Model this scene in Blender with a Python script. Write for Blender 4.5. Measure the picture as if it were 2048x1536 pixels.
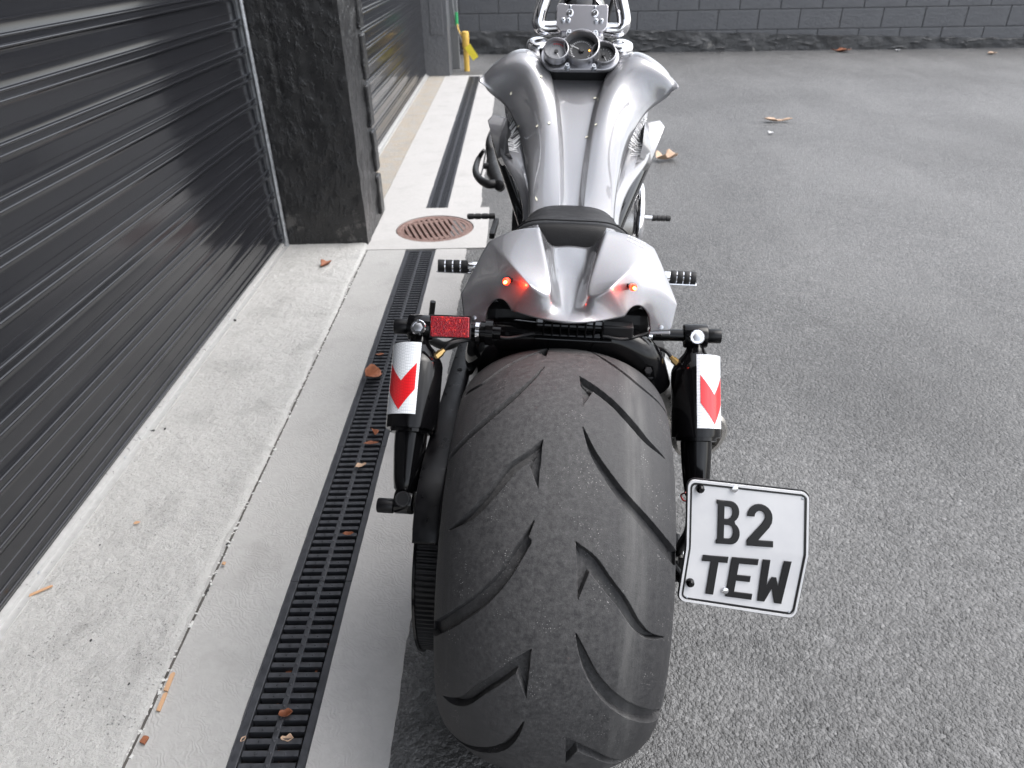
import bpy, bmesh, math, random
import numpy as np
from mathutils import Vector, Matrix
from mathutils.bvhtree import BVHTree

random.seed(7); rng = np.random.default_rng(7)
for o in list(bpy.data.objects): bpy.data.objects.remove(o)
S = bpy.context.scene
COL = S.collection
R = math.radians

# ------------------------------------------------------------------ camera
FPX, CXP, CYP, CAMH = 1450.0, 1024.0, 768.0, 1.205
def cam_axes(pitch, roll, yaw):
    p, r, y = R(pitch), R(roll), R(yaw)
    f = np.array([math.sin(y)*math.cos(p), math.cos(y)*math.cos(p), -math.sin(p)])
    rt = np.array([math.cos(y), -math.sin(y), 0.0]); dn = np.cross(f, rt)
    return np.array([math.cos(r)*rt+math.sin(r)*dn, -math.sin(r)*rt+math.cos(r)*dn, f])
CM = cam_axes(31.6, 1.3, -0.85); CP = np.array([0, 0, CAMH])
cd = bpy.data.cameras.new('camera'); cam = bpy.data.objects.new('camera', cd); COL.objects.link(cam)
cd.sensor_width = 36; cd.sensor_fit = 'HORIZONTAL'; cd.lens = FPX/2048*36; cd.clip_start = 0.02; cd.clip_end = 400
m = Matrix.Identity(4)
for i in range(3):
    m[i][0] = CM[0][i]; m[i][1] = -CM[1][i]; m[i][2] = -CM[2][i]; m[i][3] = CP[i]
cam.matrix_world = m; S.camera = cam
cd.dof.use_dof = True; cd.dof.focus_distance = 1.12; cd.dof.aperture_fstop = 8.0

# ------------------------------------------------------------------ sky, sun, exposure
SUN_EL, SUN_AZ = 56.0, 84.0       # azimuth clockwise from +Y (the way the camera looks)
W = bpy.data.worlds.new('World'); S.world = W; W.use_nodes = True
wn, wl = W.node_tree.nodes, W.node_tree.links; wn.clear()
sky = wn.new('ShaderNodeTexSky'); sky.sky_type = 'NISHITA'; sky.sun_disc = False
sky.sun_elevation = R(SUN_EL); sky.sun_rotation = R(SUN_AZ); sky.air_density = 1.0; sky.dust_density = 3.0; sky.ozone_density = 1.0
hs = wn.new('ShaderNodeHueSaturation'); hs.inputs['Saturation'].default_value = 0.32; wl.new(sky.outputs[0], hs.inputs['Color'])
tc = wn.new('ShaderNodeTexCoord'); mp = wn.new('ShaderNodeMapping'); mp.inputs['Scale'].default_value = (1, 1, 2.2)
cn = wn.new('ShaderNodeTexNoise'); cn.inputs['Scale'].default_value = 2.6; cn.inputs['Detail'].default_value = 6; cn.inputs['Roughness'].default_value = .55
cr = wn.new('ShaderNodeMapRange'); cr.inputs[1].default_value = .35; cr.inputs[2].default_value = .7; cr.inputs[3].default_value = .8; cr.inputs[4].default_value = 1.35
wl.new(tc.outputs['Generated'], mp.inputs[0]); wl.new(mp.outputs[0], cn.inputs['Vector']); wl.new(cn.outputs[0], cr.inputs[0])
mx = wn.new('ShaderNodeMix'); mx.data_type = 'RGBA'; mx.blend_type = 'MULTIPLY'; mx.inputs[0].default_value = 1.0
wl.new(hs.outputs[0], mx.inputs[6]); wl.new(cr.outputs[0], mx.inputs[7])
bg = wn.new('ShaderNodeBackground'); bg.inputs['Strength'].default_value = 0.15
wo = wn.new('ShaderNodeOutputWorld'); wl.new(mx.outputs[2], bg.inputs['Color']); wl.new(bg.outputs[0], wo.inputs['Surface'])
sd = bpy.data.lights.new('sun', 'SUN'); sd.energy = .55; sd.angle = R(45); sd.color = (1, .975, .94)
sun = bpy.data.objects.new('sun', sd); COL.objects.link(sun)
sv = Vector((math.sin(R(SUN_AZ))*math.cos(R(SUN_EL)), math.cos(R(SUN_AZ))*math.cos(R(SUN_EL)), math.sin(R(SUN_EL))))
sun.rotation_euler = sv.to_track_quat('Z', 'Y').to_euler(); sun.location = (6, -4, 9)
VS = S.view_settings; VS.view_transform = 'Standard'; VS.look = 'None'; VS.gamma = 1.0; VS.use_curve_mapping = False
VS.exposure = 1.56

# ------------------------------------------------------------------ helpers: pixels of the photograph -> points of the place
BY, BL = R(4.5), R(2.0)
_r = np.array([math.cos(BY), -math.sin(BY), 0]); _u = np.array([0, 0, 1.0])
BM = np.array([math.cos(BL)*_r-math.sin(BL)*_u, [math.sin(BY), math.cos(BY), 0], math.sin(BL)*_r+math.cos(BL)*_u])
BO = np.array([.04, .895, 0.0])
def ray(u, v):
    return np.array([(u-CXP)/FPX, (v-CYP)/FPX, 1.0]) @ CM
def G(u, v, z=0.0):                       # point of the place at height z
    d = ray(u, v); return CP+d*(z-CP[2])/d[2]
def U(u, v, z=None, y=None, x=None):      # the same in the motorcycle's own frame (x right, y forward, z up)
    d = BM @ ray(u, v); c = BM @ (CP-BO)
    if z is not None: t = (z-c[2])/d[2]
    elif y is not None: t = (y-c[1])/d[1]
    else: t = (x-c[0])/d[0]
    return c+t*d
def SY(l, r, z):                          # a symmetric pair -> right-hand point
    a, b = U(*l, z=z), U(*r, z=z)
    return np.array([(b[0]-a[0])/2, (a[1]+b[1])/2, z])

def SP(l, r, y):                          # a symmetric pair at a known station y
    a, b = U(*l, y=y), U(*r, y=y)
    return np.array([(b[0]-a[0])/2, y, (a[2]+b[2])/2])

# ------------------------------------------------------------------ helpers: meshes
class MB:
    def __init__(s): s.v = []; s.f = []
    def add(s, vs, fs):
        n = len(s.v); s.v += [tuple(float(c) for c in p) for p in vs]; s.f += [tuple(i+n for i in f) for f in fs]; return s
    def box(s, c, size, rot=None):
        h = np.array(size)/2; c = np.array(c, float)
        P = np.array([[x, y, z] for x in (-1, 1) for y in (-1, 1) for z in (-1, 1)])*h
        if rot is not None: P = P @ np.array(rot).T
        return s.add(P+c, [(0, 1, 3, 2), (4, 6, 7, 5), (0, 4, 5, 1), (2, 3, 7, 6), (0, 2, 6, 4), (1, 5, 7, 3)])
    def lathe(s, p0, axis, prof, n=24, caps=True):        # prof: (distance along axis, radius)
        p0 = np.array(p0, float); a = np.array(axis, float); a /= np.linalg.norm(a)
        h = np.array([0, 0, 1.0]) if abs(a[2]) < .9 else np.array([1.0, 0, 0])
        e1 = np.cross(a, h); e1 /= np.linalg.norm(e1); e2 = np.cross(a, e1)
        vs, fs = [], []
        for d, r in prof:
            for k in range(n):
                t = 2*math.pi*k/n; vs.append(p0+a*d+r*(math.cos(t)*e1+math.sin(t)*e2))
        for i in range(len(prof)-1):
            for k in range(n):
                k2 = (k+1) % n; fs.append((i*n+k, i*n+k2, (i+1)*n+k2, (i+1)*n+k))
        if caps:
            fs.append(tuple(range(n-1, -1, -1))); b = (len(prof)-1)*n; fs.append(tuple(range(b, b+n)))
        return s.add(vs, fs)
    def cyl(s, p0, p1, r0, r1=None, n=20, bev=0.0):
        p0, p1 = np.array(p0, float), np.array(p1, float); L = np.linalg.norm(p1-p0); r1 = r0 if r1 is None else r1
        prof = [(0, r0), (L, r1)] if not bev else [(0, r0-bev), (bev*.3, r0-bev*.3), (bev, r0), (L-bev, r1), (L-bev*.3, r1-bev*.3), (L, r1-bev)]
        return s.lathe(p0, p1-p0, prof, n)
    def tube(s, pts, r, n=12, caps=True):
        P = np.array(pts, float); rr = np.full(len(P), r) if np.isscalar(r) else np.array(r)
        T = np.gradient(P, axis=0); T /= np.linalg.norm(T, axis=1)[:, None]
        h = np.array([0, 0, 1.0]) if abs(T[0][2]) < .9 else np.array([1.0, 0, 0])
        e1 = np.cross(T[0], h); e1 /= np.linalg.norm(e1); vs, fs = [], []
        for i in range(len(P)):
            e1 = e1-T[i]*(e1 @ T[i]); e1 /= np.linalg.norm(e1); e2 = np.cross(T[i], e1)
            for k in range(n):
                t = 2*math.pi*k/n; vs.append(P[i]+rr[i]*(math.cos(t)*e1+math.sin(t)*e2))
        for i in range(len(P)-1):
            for k in range(n):
                k2 = (k+1) % n; fs.append((i*n+k, i*n+k2, (i+1)*n+k2, (i+1)*n+k))
        if caps:
            fs.append(tuple(range(n-1, -1, -1))); b = (len(P)-1)*n; fs.append(tuple(range(b, b+n)))
        return s.add(vs, fs)
    def strip(s, prof, frame0, frame1):                   # open profile swept between two frames (functions of profile point)
        n = len(prof); vs = [frame0(p) for p in prof]+[frame1(p) for p in prof]
        return s.add(vs, [(i, i+1, n+i+1, n+i) for i in range(n-1)])
    def prism(s, pts, o, ex, ey, ez, h):                  # polygon in the plane (ex, ey) through o, thickened along ez
        o, ex, ey, ez = [np.array(q, float) for q in (o, ex, ey, ez)]; n = len(pts)
        vs = [o+ex*a+ey*b for a, b in pts]+[o+ex*a+ey*b+ez*h for a, b in pts]
        return s.add(vs, [tuple(range(n-1, -1, -1)), tuple(range(n, 2*n))]+[(i, (i+1) % n, n+(i+1) % n, n+i) for i in range(n)])
    def grid(s, P, wrap=False):
        a, b = P.shape[:2]; fs = []
        for i in range(a-1 if not wrap else a):
            for j in range(b-1):
                i2 = (i+1) % a; fs.append((i*b+j, i2*b+j, i2*b+j+1, i*b+j+1))
        return s.add(P.reshape(-1, 3), fs)
    def mesh(s, name, mat=None, smooth=35, fix=True):
        me = bpy.data.meshes.new(name); me.from_pydata(s.v, [], s.f)
        if fix:
            bm = bmesh.new(); bm.from_mesh(me); bmesh.ops.recalc_face_normals(bm, faces=bm.faces); bm.to_mesh(me); bm.free()
        if mat: me.materials.append(mat)
        if smooth:
            me.polygons.foreach_set('use_smooth', [True]*len(me.polygons)); me.set_sharp_from_angle(angle=R(smooth))
        me.update(); return me
    def build(s, name, mat, parent=None, smooth=35, bevel=0, fix=True):
        return link(name, s.mesh(name, mat, smooth, fix), parent, bevel)
def link(name, me, parent=None, bevel=0):
    o = bpy.data.objects.new(name, me); COL.objects.link(o)
    if parent is not None: o.parent = parent
    if bevel:
        b = o.modifiers.new('bevel', 'BEVEL'); b.width = bevel; b.segments = 2; b.limit_method = 'ANGLE'; b.angle_limit = R(40)
    return o
def empty(name, loc=(0, 0, 0)):
    o = bpy.data.objects.new(name, None); COL.objects.link(o); o.location = loc; o.empty_display_size = .05; return o
def tag(o, label=None, cat=None, group=None, kind=None):
    if label: o['label'] = label
    if cat: o['category'] = cat
    if group: o['group'] = group
    if kind: o['kind'] = kind
    return o
def crspline(P, n):                        # Catmull-Rom through control points, n samples per span
    P = np.array(P, float); Q = np.concatenate([[2*P[0]-P[1]], P, [2*P[-1]-P[-2]]]); out = []
    for i in range(1, len(Q)-2):
        for k in range(n):
            t = k/n; out.append(.5*((2*Q[i])+(-Q[i-1]+Q[i+1])*t+(2*Q[i-1]-5*Q[i]+4*Q[i+1]-Q[i+2])*t*t+(-Q[i-1]+3*Q[i]-3*Q[i+1]+Q[i+2])*t**3))
    out.append(P[-1]); return np.array(out)
def unit(a): a = np.array(a, float); return a/np.linalg.norm(a)

# ------------------------------------------------------------------ materials
class Mat:
    def __init__(s, name):
        s.m = bpy.data.materials.new(name); s.m.use_nodes = True; s.n = s.m.node_tree.nodes; s.l = s.m.node_tree.links
        s.b = s.n['Principled BSDF']
    def set(s, **k):
        for a, v in k.items():
            i = s.b.inputs[a.replace('_', ' ')]
            i.default_value = (*v, 1) if isinstance(v, tuple) and len(v) == 3 and i.type == 'RGBA' else v
        return s
    def node(s, t, **k):
        n = s.n.new(t)
        for a, v in k.items():
            if a in n.inputs: n.inputs[a].default_value = v
            else: setattr(n, a, v)
        return n
    def co(s, kind='Object', scale=(1, 1, 1)):
        t = s.node('ShaderNodeTexCoord'); mp = s.node('ShaderNodeMapping'); mp.inputs['Scale'].default_value = scale
        s.l.new(t.outputs[kind], mp.inputs[0]); return mp.outputs[0]
    def noise(s, co, scale, detail=4, rough=.55, dist=0.0):
        n = s.node('ShaderNodeTexNoise'); n.inputs['Scale'].default_value = scale; n.inputs['Detail'].default_value = detail
        n.inputs['Roughness'].default_value = rough; n.inputs['Distortion'].default_value = dist; s.l.new(co, n.inputs['Vector']); return n.outputs[0]
    def voro(s, co, scale, feature='F1', out='Distance', rand=1.0):
        n = s.node('ShaderNodeTexVoronoi', feature=feature); n.inputs['Scale'].default_value = scale; n.inputs['Randomness'].default_value = rand
        s.l.new(co, n.inputs['Vector']); return n.outputs[out]
    def ramp(s, fac, stops):
        n = s.node('ShaderNodeValToRGB'); e = n.color_ramp.elements
        while len(e) < len(stops): e.new(.5)
        for q, (p, c) in zip(e, stops):
            q.position = p; q.color = (c, c, c, 1) if np.isscalar(c) else (*c, 1)
        s.l.new(fac, n.inputs[0]); return n.outputs[0]
    def mix(s, fac, a, b, mode='MIX'):
        n = s.node('ShaderNodeMix', data_type='RGBA', blend_type=mode)
        for q, i in ((fac, 0), (a, 6), (b, 7)):
            if hasattr(q, 'default_value') and not isinstance(q, (tuple, float, int)): s.l.new(q, n.inputs[i])
            else: n.inputs[i].default_value = (*q, 1) if isinstance(q, tuple) else q
        return n.outputs[2]
    def math(s, op, a, b=0.0):
        n = s.node('ShaderNodeMath', operation=op)
        for q, i in ((a, 0), (b, 1)):
            if isinstance(q, (int, float)): n.inputs[i].default_value = q
            else: s.l.new(q, n.inputs[i])
        return n.outputs[0]
    def bump(s, h, dist, strength=1.0, prev=None):
        n = s.node('ShaderNodeBump'); n.inputs['Distance'].default_value = dist; n.inputs['Strength'].default_value = strength
        s.l.new(h, n.inputs['Height'])
        if prev is not None: s.l.new(prev, n.inputs['Normal'])
        return n.outputs[0]
    def to(s, sock, name): s.l.new(sock, s.b.inputs[name]); return s

def plain(name, col, rough=.5, metal=0.0, coat=0.0, spec=.5, var=0.0):
    k = Mat(name).set(Base_Color=col, Roughness=rough, Metallic=metal, Coat_Weight=coat, Coat_Roughness=.04, Specular_IOR_Level=spec)
    if var:
        c = k.co(); n = k.noise(c, 60, 5)
        k.to(k.ramp(n, [(.3, tuple(x*(1-var) for x in col)), (.7, tuple(min(1, x*(1+var)) for x in col))]), 'Base Color')
        k.to(k.ramp(n, [(.3, max(.02, rough-.1)), (.7, min(1, rough+.12))]), 'Roughness')
    return k.m

MT = {}
# silver metallic paint with flake under clear coat
k = Mat('silver_paint').set(Metallic=.58, Roughness=.4, Coat_Weight=1.0, Coat_Roughness=.02, Coat_IOR=1.75)
c = k.co(); fl = k.voro(c, 1500, out='Color'); k.to(k.mix(.12, (.21, .21, .221), fl, 'OVERLAY'), 'Base Color')
k.to(k.bump(k.noise(c, 1400, 2), .0003, .25), 'Normal'); MT['silver'] = k.m
MT['black_gloss'] = plain('black_gloss_paint', (.003, .003, .0035), .1, spec=.3)
MT['black_satin'] = plain('black_satin_metal', (.005, .005, .006), .34, spec=.28, var=.2)
MT['black_plastic'] = plain('black_plastic', (.009, .009, .010), .5, spec=.35, var=.2)
MT['grip_rubber'] = plain('grip_rubber', (.012, .012, .013), .6)
MT['chrome'] = plain('chrome', (.82, .82, .84), .06, 1.0)
MT['alu'] = plain('brushed_aluminium', (.7, .685, .71), .25, 1.0)
MT['steel'] = plain('zinc_steel', (.5, .52, .55), .38, 1.0, var=.15)
MT['brass'] = plain('brass', (.6, .4, .16), .35, 1.0)
MT['exhaust'] = plain('satin_silver_exhaust', (.62, .6, .57), .3, 1.0, var=.06)
MT['bezel'] = plain('gauge_bezel_metal', (.42, .42, .44), .33, .9)
MT['dial'] = plain('black_dial', (.012, .012, .013), .35)
MT['dial_grey'] = plain('grey_dial', (.22, .22, .23), .35)
MT['white_ink'] = plain('white_ink', (.75, .75, .76), .5)
MT['red_ink'] = plain('red_ink', (.5, .02, .03), .5)
MT['orange'] = Mat('warning_lamp_orange').set(Base_Color=(.8, .25, .02), Emission_Color=(1, .35, .05), Emission_Strength=3.0).m
MT['decal'] = plain('silver_white_lettering', (.78, .79, .8), .3, .1, coat=.6)
MT['plate_black'] = plain('plate_black_paint', (.01, .01, .011), .3)
MT['petal'] = plain('dry_petal', (.75, .72, .58), .7)
MT['wire_red'] = plain('red_wire', (.3, .02, .02), .4)
MT['glow'] = Mat('red_lamp_lens').set(Base_Color=(.5, .01, .008), Roughness=.1, Emission_Color=(1, .03, .01), Emission_Strength=2.2).m
MT['glow_core'] = Mat('red_lamp_core').set(Base_Color=(1, .3, .05), Emission_Color=(1, .32, .05), Emission_Strength=9.0).m
# leather
k = Mat('black_leather').set(Base_Color=(.009, .009, .010), Roughness=.5, Specular_IOR_Level=.3)
c = k.co(); k.to(k.bump(k.voro(c, 380, 'DISTANCE_TO_EDGE'), .0006, .5, k.bump(k.noise(c, 40, 5), .002, .25)), 'Normal')
k.to(k.ramp(k.noise(c, 25, 5), [(.3, .42), (.7, .62)]), 'Roughness'); MT['leather'] = k.m
# tyre rubber with road dust on the middle of the tread
k = Mat('tyre_rubber').set(Roughness=.75, Specular_IOR_Level=.35); c = k.co()
sep = k.node('ShaderNodeSeparateXYZ'); k.l.new(c, sep.inputs[0]); ax = k.math('ABSOLUTE', sep.outputs[0])
dust = k.math('MULTIPLY', k.ramp(ax, [(.03, 1.0), (.14, .3)]), k.ramp(k.noise(c, 130, 9, .78), [(.38, .12), (.64, 1.0)]))
base = k.mix(dust, (.02, .02, .022), (.085, .084, .085))
stx = k.noise(k.co(scale=(260, 6, 6)), 1.0, 4, .6)
wear = k.math('MULTIPLY', k.ramp(sep.outputs[0], [(.078, 0.0), (.092, 1.0), (.105, .75), (.12, 0.0)]), k.ramp(k.noise(k.co(scale=(90, 9, 9)), 1.0, 5, .65), [(.35, .1), (.7, .75)])); base = k.mix(wear, base, (.12, .119, .117))
base = k.mix(k.ramp(stx, [(.5, 0.0), (.8, .18)]), base, (.085, .086, .09))
sp = k.ramp(k.voro(c, 300), [(.06, 1.0), (.2, 0.0)]); spm = k.math('MULTIPLY', sp, k.ramp(k.noise(c, 22, 4), [(.54, 0.0), (.66, 1.0)]))
k.to(k.mix(spm, base, (.42, .41, .4)), 'Base Color')
k.to(k.ramp(dust, [(0, .5), (.7, .85)]), 'Roughness')
k.to(k.bump(k.noise(c, 520, 6, .7), .0012, .55, k.bump(k.noise(k.co(scale=(20, 160, 160)), 1.2, 3), .0015, .12)), 'Normal'); MT['tyre'] = k.m
# retroreflective sheeting: white and red, honeycomb cells
def sheeting(name, col, cell):
    k = Mat(name).set(Roughness=.32, Coat_Weight=.7, Coat_Roughness=.08); c = k.co(); e = k.voro(c, 300, 'DISTANCE_TO_EDGE', rand=.12)
    k.to(k.mix(k.ramp(e, [(.02, 0.0), (.12, 1.0)]), cell, col), 'Base Color'); k.to(k.bump(e, .0004, .4), 'Normal'); return k.m
MT['sheet_white'] = sheeting('white_reflective_sheeting', (.74, .76, .79), (.52, .55, .58))
MT['sheet_red'] = sheeting('red_reflective_sheeting', (.66, .012, .018), (.5, .01, .014))
k = Mat('red_reflector_lens').set(Roughness=.15, Coat_Weight=.8); c = k.co(scale=(1, 1, 1))
v1 = k.voro(c, 430, out='Color', rand=.25); k.to(k.ramp(v1, [(.2, (.2, .005, .012)), (.75, (.36, .009, .018)), (.95, (.85, .05, .03))]), 'Base Color')
k.to(k.bump(k.voro(c, 420), .001, .5), 'Normal'); MT['reflector'] = k.m
# number plate
k = Mat('plate_white').set(Roughness=.28, Coat_Weight=.6, Coat_Roughness=.12); c = k.co()
k.to(k.ramp(k.noise(c, 18, 5), [(.3, (.66, .66, .68)), (.7, (.74, .74, .75))]), 'Base Color'); k.to(k.bump(k.noise(c, 30, 3), .001, .25), 'Normal'); MT['plate'] = k.m
# asphalt
k = Mat('asphalt').set(Specular_IOR_Level=.5); c = k.co()
st = k.voro(c, 125); st2 = k.voro(c, 290); ccol = k.voro(c, 125, out='Color'); big = k.noise(c, .75, 4, .5); mid = k.noise(c, 9, 5)
tone = k.ramp(ccol, [(.1, .066), (.5, .1), (.8, .13), (.97, .175)])
tone = k.mix(1.0, tone, k.ramp(mid, [(.3, .78), (.7, 1.15)]), 'MULTIPLY')
tone = k.mix(1.0, tone, k.ramp(big, [(.3, .74), (.62, 1.1)]), 'MULTIPLY')
spk = k.ramp(k.voro(c, 75), [(.0, .8), (.028, 0.0)]); tone = k.mix(spk, tone, (.42, .41, .39))
sepw = k.node('ShaderNodeVectorMath', operation='DISTANCE'); k.l.new(k.co(), sepw.inputs[0]); sepw.inputs[1].default_value = (1.12, 1.86, 0)
stain = k.math('MULTIPLY', k.ramp(sepw.outputs['Value'], [(.0, 1.0), (.45, 0.0)]), k.ramp(k.noise(c, 5, 5), [(.35, .2), (.7, .9)]))
tone = k.mix(stain, tone, (.045, .045, .046))
drip = k.math('MULTIPLY', k.ramp(k.voro(c, 2.3), [(.02, 1.0), (.06, 0.0)]), .55); tone = k.mix(drip, tone, (.03, .03, .03))
patch = k.ramp(k.noise(k.co(scale=(1, .35, 1)), 1.6, 7, .62, .4), [(.44, 0.0), (.6, .16)]); tone = k.mix(patch, tone, (.2, .2, .198)); k.to(tone, 'Base Color')
k.to(k.ramp(mid, [(.3, .5), (.7, .66)]), 'Roughness')
hgt = k.math('ADD', k.math('MULTIPLY', k.ramp(st, [(.0, 1.0), (.75, 0.0)]), 1.0), k.math('MULTIPLY', k.ramp(st2, [(.0, .6), (.8, 0.0)]), 1.0))
k.to(k.bump(hgt, .0045, .75, k.bump(k.noise(c, 28, 4), .006, .35)), 'Normal'); MT['asphalt'] = k.m
# concretes
def concrete(name, c0, c1, stainc, bump_scale, bump_d, swirl=False, pits=False, warm=None):
    k = Mat(name).set(Roughness=.82); c = k.co(); n1 = k.noise(c, 3.2, 6, .6); n2 = k.noise(c, 60, 6, .65)
    col = k.mix(n1, c0, c1); col = k.mix(k.ramp(n2, [(.3, .22), (.62, 0.0)]), col, stainc)
    col = k.mix(k.ramp(k.noise(c, 7, 6, .6), [(.52, 0.0), (.74, .4)]), col, stainc)
    if warm: col = k.mix(k.ramp(k.noise(c, 11, 6), [(.4, 0.0), (.6, .8)]), col, warm)
    b = k.bump(n2, bump_d*.6, .6)
    if swirl:
        dist = k.noise(c, 9, 3); wv = k.node('ShaderNodeTexWave', wave_type='BANDS', bands_direction='DIAGONAL')
        wv.inputs['Scale'].default_value = 42; wv.inputs['Distortion'].default_value = 22; wv.inputs['Detail'].default_value = 3; wv.inputs['Detail Scale'].default_value = .7; k.l.new(c, wv.inputs['Vector'])
        b = k.bump(k.math('MULTIPLY', wv.outputs['Fac'], k.ramp(dist, [(.35, .0), (.65, 1.0)])), bump_d, .36, b)
    if pits:
        pt = k.ramp(k.voro(c, 120), [(.04, 0.0), (.24, 1.0)]); gate = k.ramp(k.noise(c, 14, 5, .6), [(.46, 1.0), (.58, 0.0)])
        pit = k.math('MAXIMUM', pt, gate); b = k.bump(pit, bump_d*1.8, .9, b); col = k.mix(k.ramp(pit, [(.0, .6), (.6, 0.0)]), col, (.09, .09, .088))
        lump = k.ramp(k.noise(c, 46, 8, .72), [(.35, 0.0), (.9, 1.0)]); b = k.bump(lump, bump_d*3.2, .8, b)
    k.to(col, 'Base Color'); k.to(b, 'Normal'); return k.m
MT['apron'] = concrete('worn_painted_concrete', (.41, .408, .398), (.5, .497, .485), (.23, .228, .22), 60, .003, pits=True)
MT['apron_far'] = concrete('bare_brown_concrete', (.31, .3, .28), (.38, .36, .33), (.2, .19, .165), 60, .003, pits=True, warm=(.36, .31, .25))
MT['strip'] = concrete('trowelled_concrete', (.31, .308, .3), (.385, .382, .374), (.22, .217, .21), 60, .002, swirl=True)
MT['strip_light'] = concrete('pale_trowelled_concrete', (.37, .362, .355), (.44, .432, .425), (.27, .264, .258), 60, .0018, swirl=True)
MT['crumb'] = plain('broken_mortar', (.5, .5, .49), .9, var=.3)
MT['dirt'] = plain('dark_joint_dirt', (.07, .065, .06), .95, var=.4)
MT['channel'] = plain('dark_drain_channel', (.02, .02, .021), .8, var=.4)
MT['grate'] = plain('black_plastic_grate', (.034, .036, .042), .42, var=.3)
# shutters and black masonry
k = Mat('charcoal_shutter').set(Base_Color=(.012, .0125, .015), Roughness=.2, Specular_IOR_Level=.65); c = k.co()
k.to(k.ramp(k.noise(k.co(scale=(1, 1.5, 30)), 2, 5), [(.3, .1), (.7, .2)]), 'Roughness')
dst = k.ramp(k.noise(c, 240, 5, .7), [(.55, 0.0), (.75, .35)]); k.to(k.mix(dst, (.012, .0125, .015), (.06, .058, .06)), 'Base Color')
k.to(k.bump(k.noise(k.co(scale=(1, .6, 8)), 5, 2), .0015, .06), 'Normal'); MT['shutter'] = k.m
k = Mat('black_painted_concrete').set(Roughness=.3, Specular_IOR_Level=.6); c = k.co()
h1 = k.ramp(k.noise(k.co(scale=(1, 1, .55)), 40, 4, .6), [(.5, 0.0), (.7, 1.0)]); h2 = k.noise(c, 150, 4); chip = k.noise(c, 7, 8, .7)
zz = k.node('ShaderNodeSeparateXYZ'); k.l.new(k.co(), zz.inputs[0])
low = k.ramp(zz.outputs[2], [(.02, 1.0), (.32, 0.0)]); chipm = k.math('MULTIPLY', k.ramp(chip, [(.55, 0.0), (.62, 1.0)]), low)
k.to(k.mix(k.math('MULTIPLY', chipm, .6), (.014, .014, .015), (.2, .19, .18)), 'Base Color')
k.to(k.bump(h2, .0018, .25, k.bump(h1, .008, .5)), 'Normal'); k.to(k.ramp(h2, [(.3, .24), (.7, .42)]), 'Roughness'); MT['pillar'] = k.m
k = Mat('charcoal_block_paint').set(Roughness=.42, Specular_IOR_Level=.6); c = k.co(); n = k.noise(c, 30, 6, .65)
k.to(k.ramp(k.noise(c, 2, 4), [(.3, (.09, .093, .101)), (.7, (.112, .115, .123))]), 'Base Color'); k.to(k.bump(n, .012, .6), 'Normal'); MT['block'] = k.m
k = Mat('charcoal_rough_footing').set(Roughness=.5, Specular_IOR_Level=.6); c = k.co(); n = k.noise(c, 16, 8, .68)
wch = k.ramp(k.noise(c, 5, 8, .7), [(.62, 0.0), (.68, 1.0)]); k.to(k.mix(wch, (.05, .051, .053), (.3, .29, .27)), 'Base Color'); k.to(k.bump(n, .03, .6), 'Normal'); MT['footing'] = k.m
k = Mat('rusty_iron').set(Roughness=.62, Metallic=.35); c = k.co()
k.to(k.ramp(k.noise(c, 34, 6, .65), [(.3, (.15, .08, .065)), (.55, (.22, .145, .125)), (.75, (.27, .2, .185))]), 'Base Color'); k.to(k.bump(k.noise(c, 120, 5), .002, .6), 'Normal'); MT['rust'] = k.m
MT['rail'] = plain('pale_aluminium_paint', (.42, .42, .415), .35, .25, var=.08)
MT['yellow'] = plain('yellow_paint', (.62, .4, .08), .45, var=.12)
MT['tag_yellow'] = plain('yellow_tag', (.75, .62, .04), .45)
MT['green'] = plain('green_sleeve', (.03, .35, .12), .5)
MT['grey_pvc'] = plain('grey_conduit_paint', (.16, .165, .17), .5, var=.1)
def leafmat(name, a, b):
    k = Mat(name).set(Roughness=.65); c = k.co(); k.to(k.mix(k.noise(c, 45, 5), a, b), 'Base Color'); k.to(k.bump(k.noise(c, 90, 4), .002, .5), 'Normal'); return k.m
MT['leaf'] = leafmat('brown_leaf', (.16, .05, .022), (.3, .11, .05)); MT['leaf_tan'] = leafmat('tan_leaf', (.4, .26, .17), (.5, .36, .26)); MT['chip'] = leafmat('wood_splinter', (.42, .23, .12), (.5, .33, .2))
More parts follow.
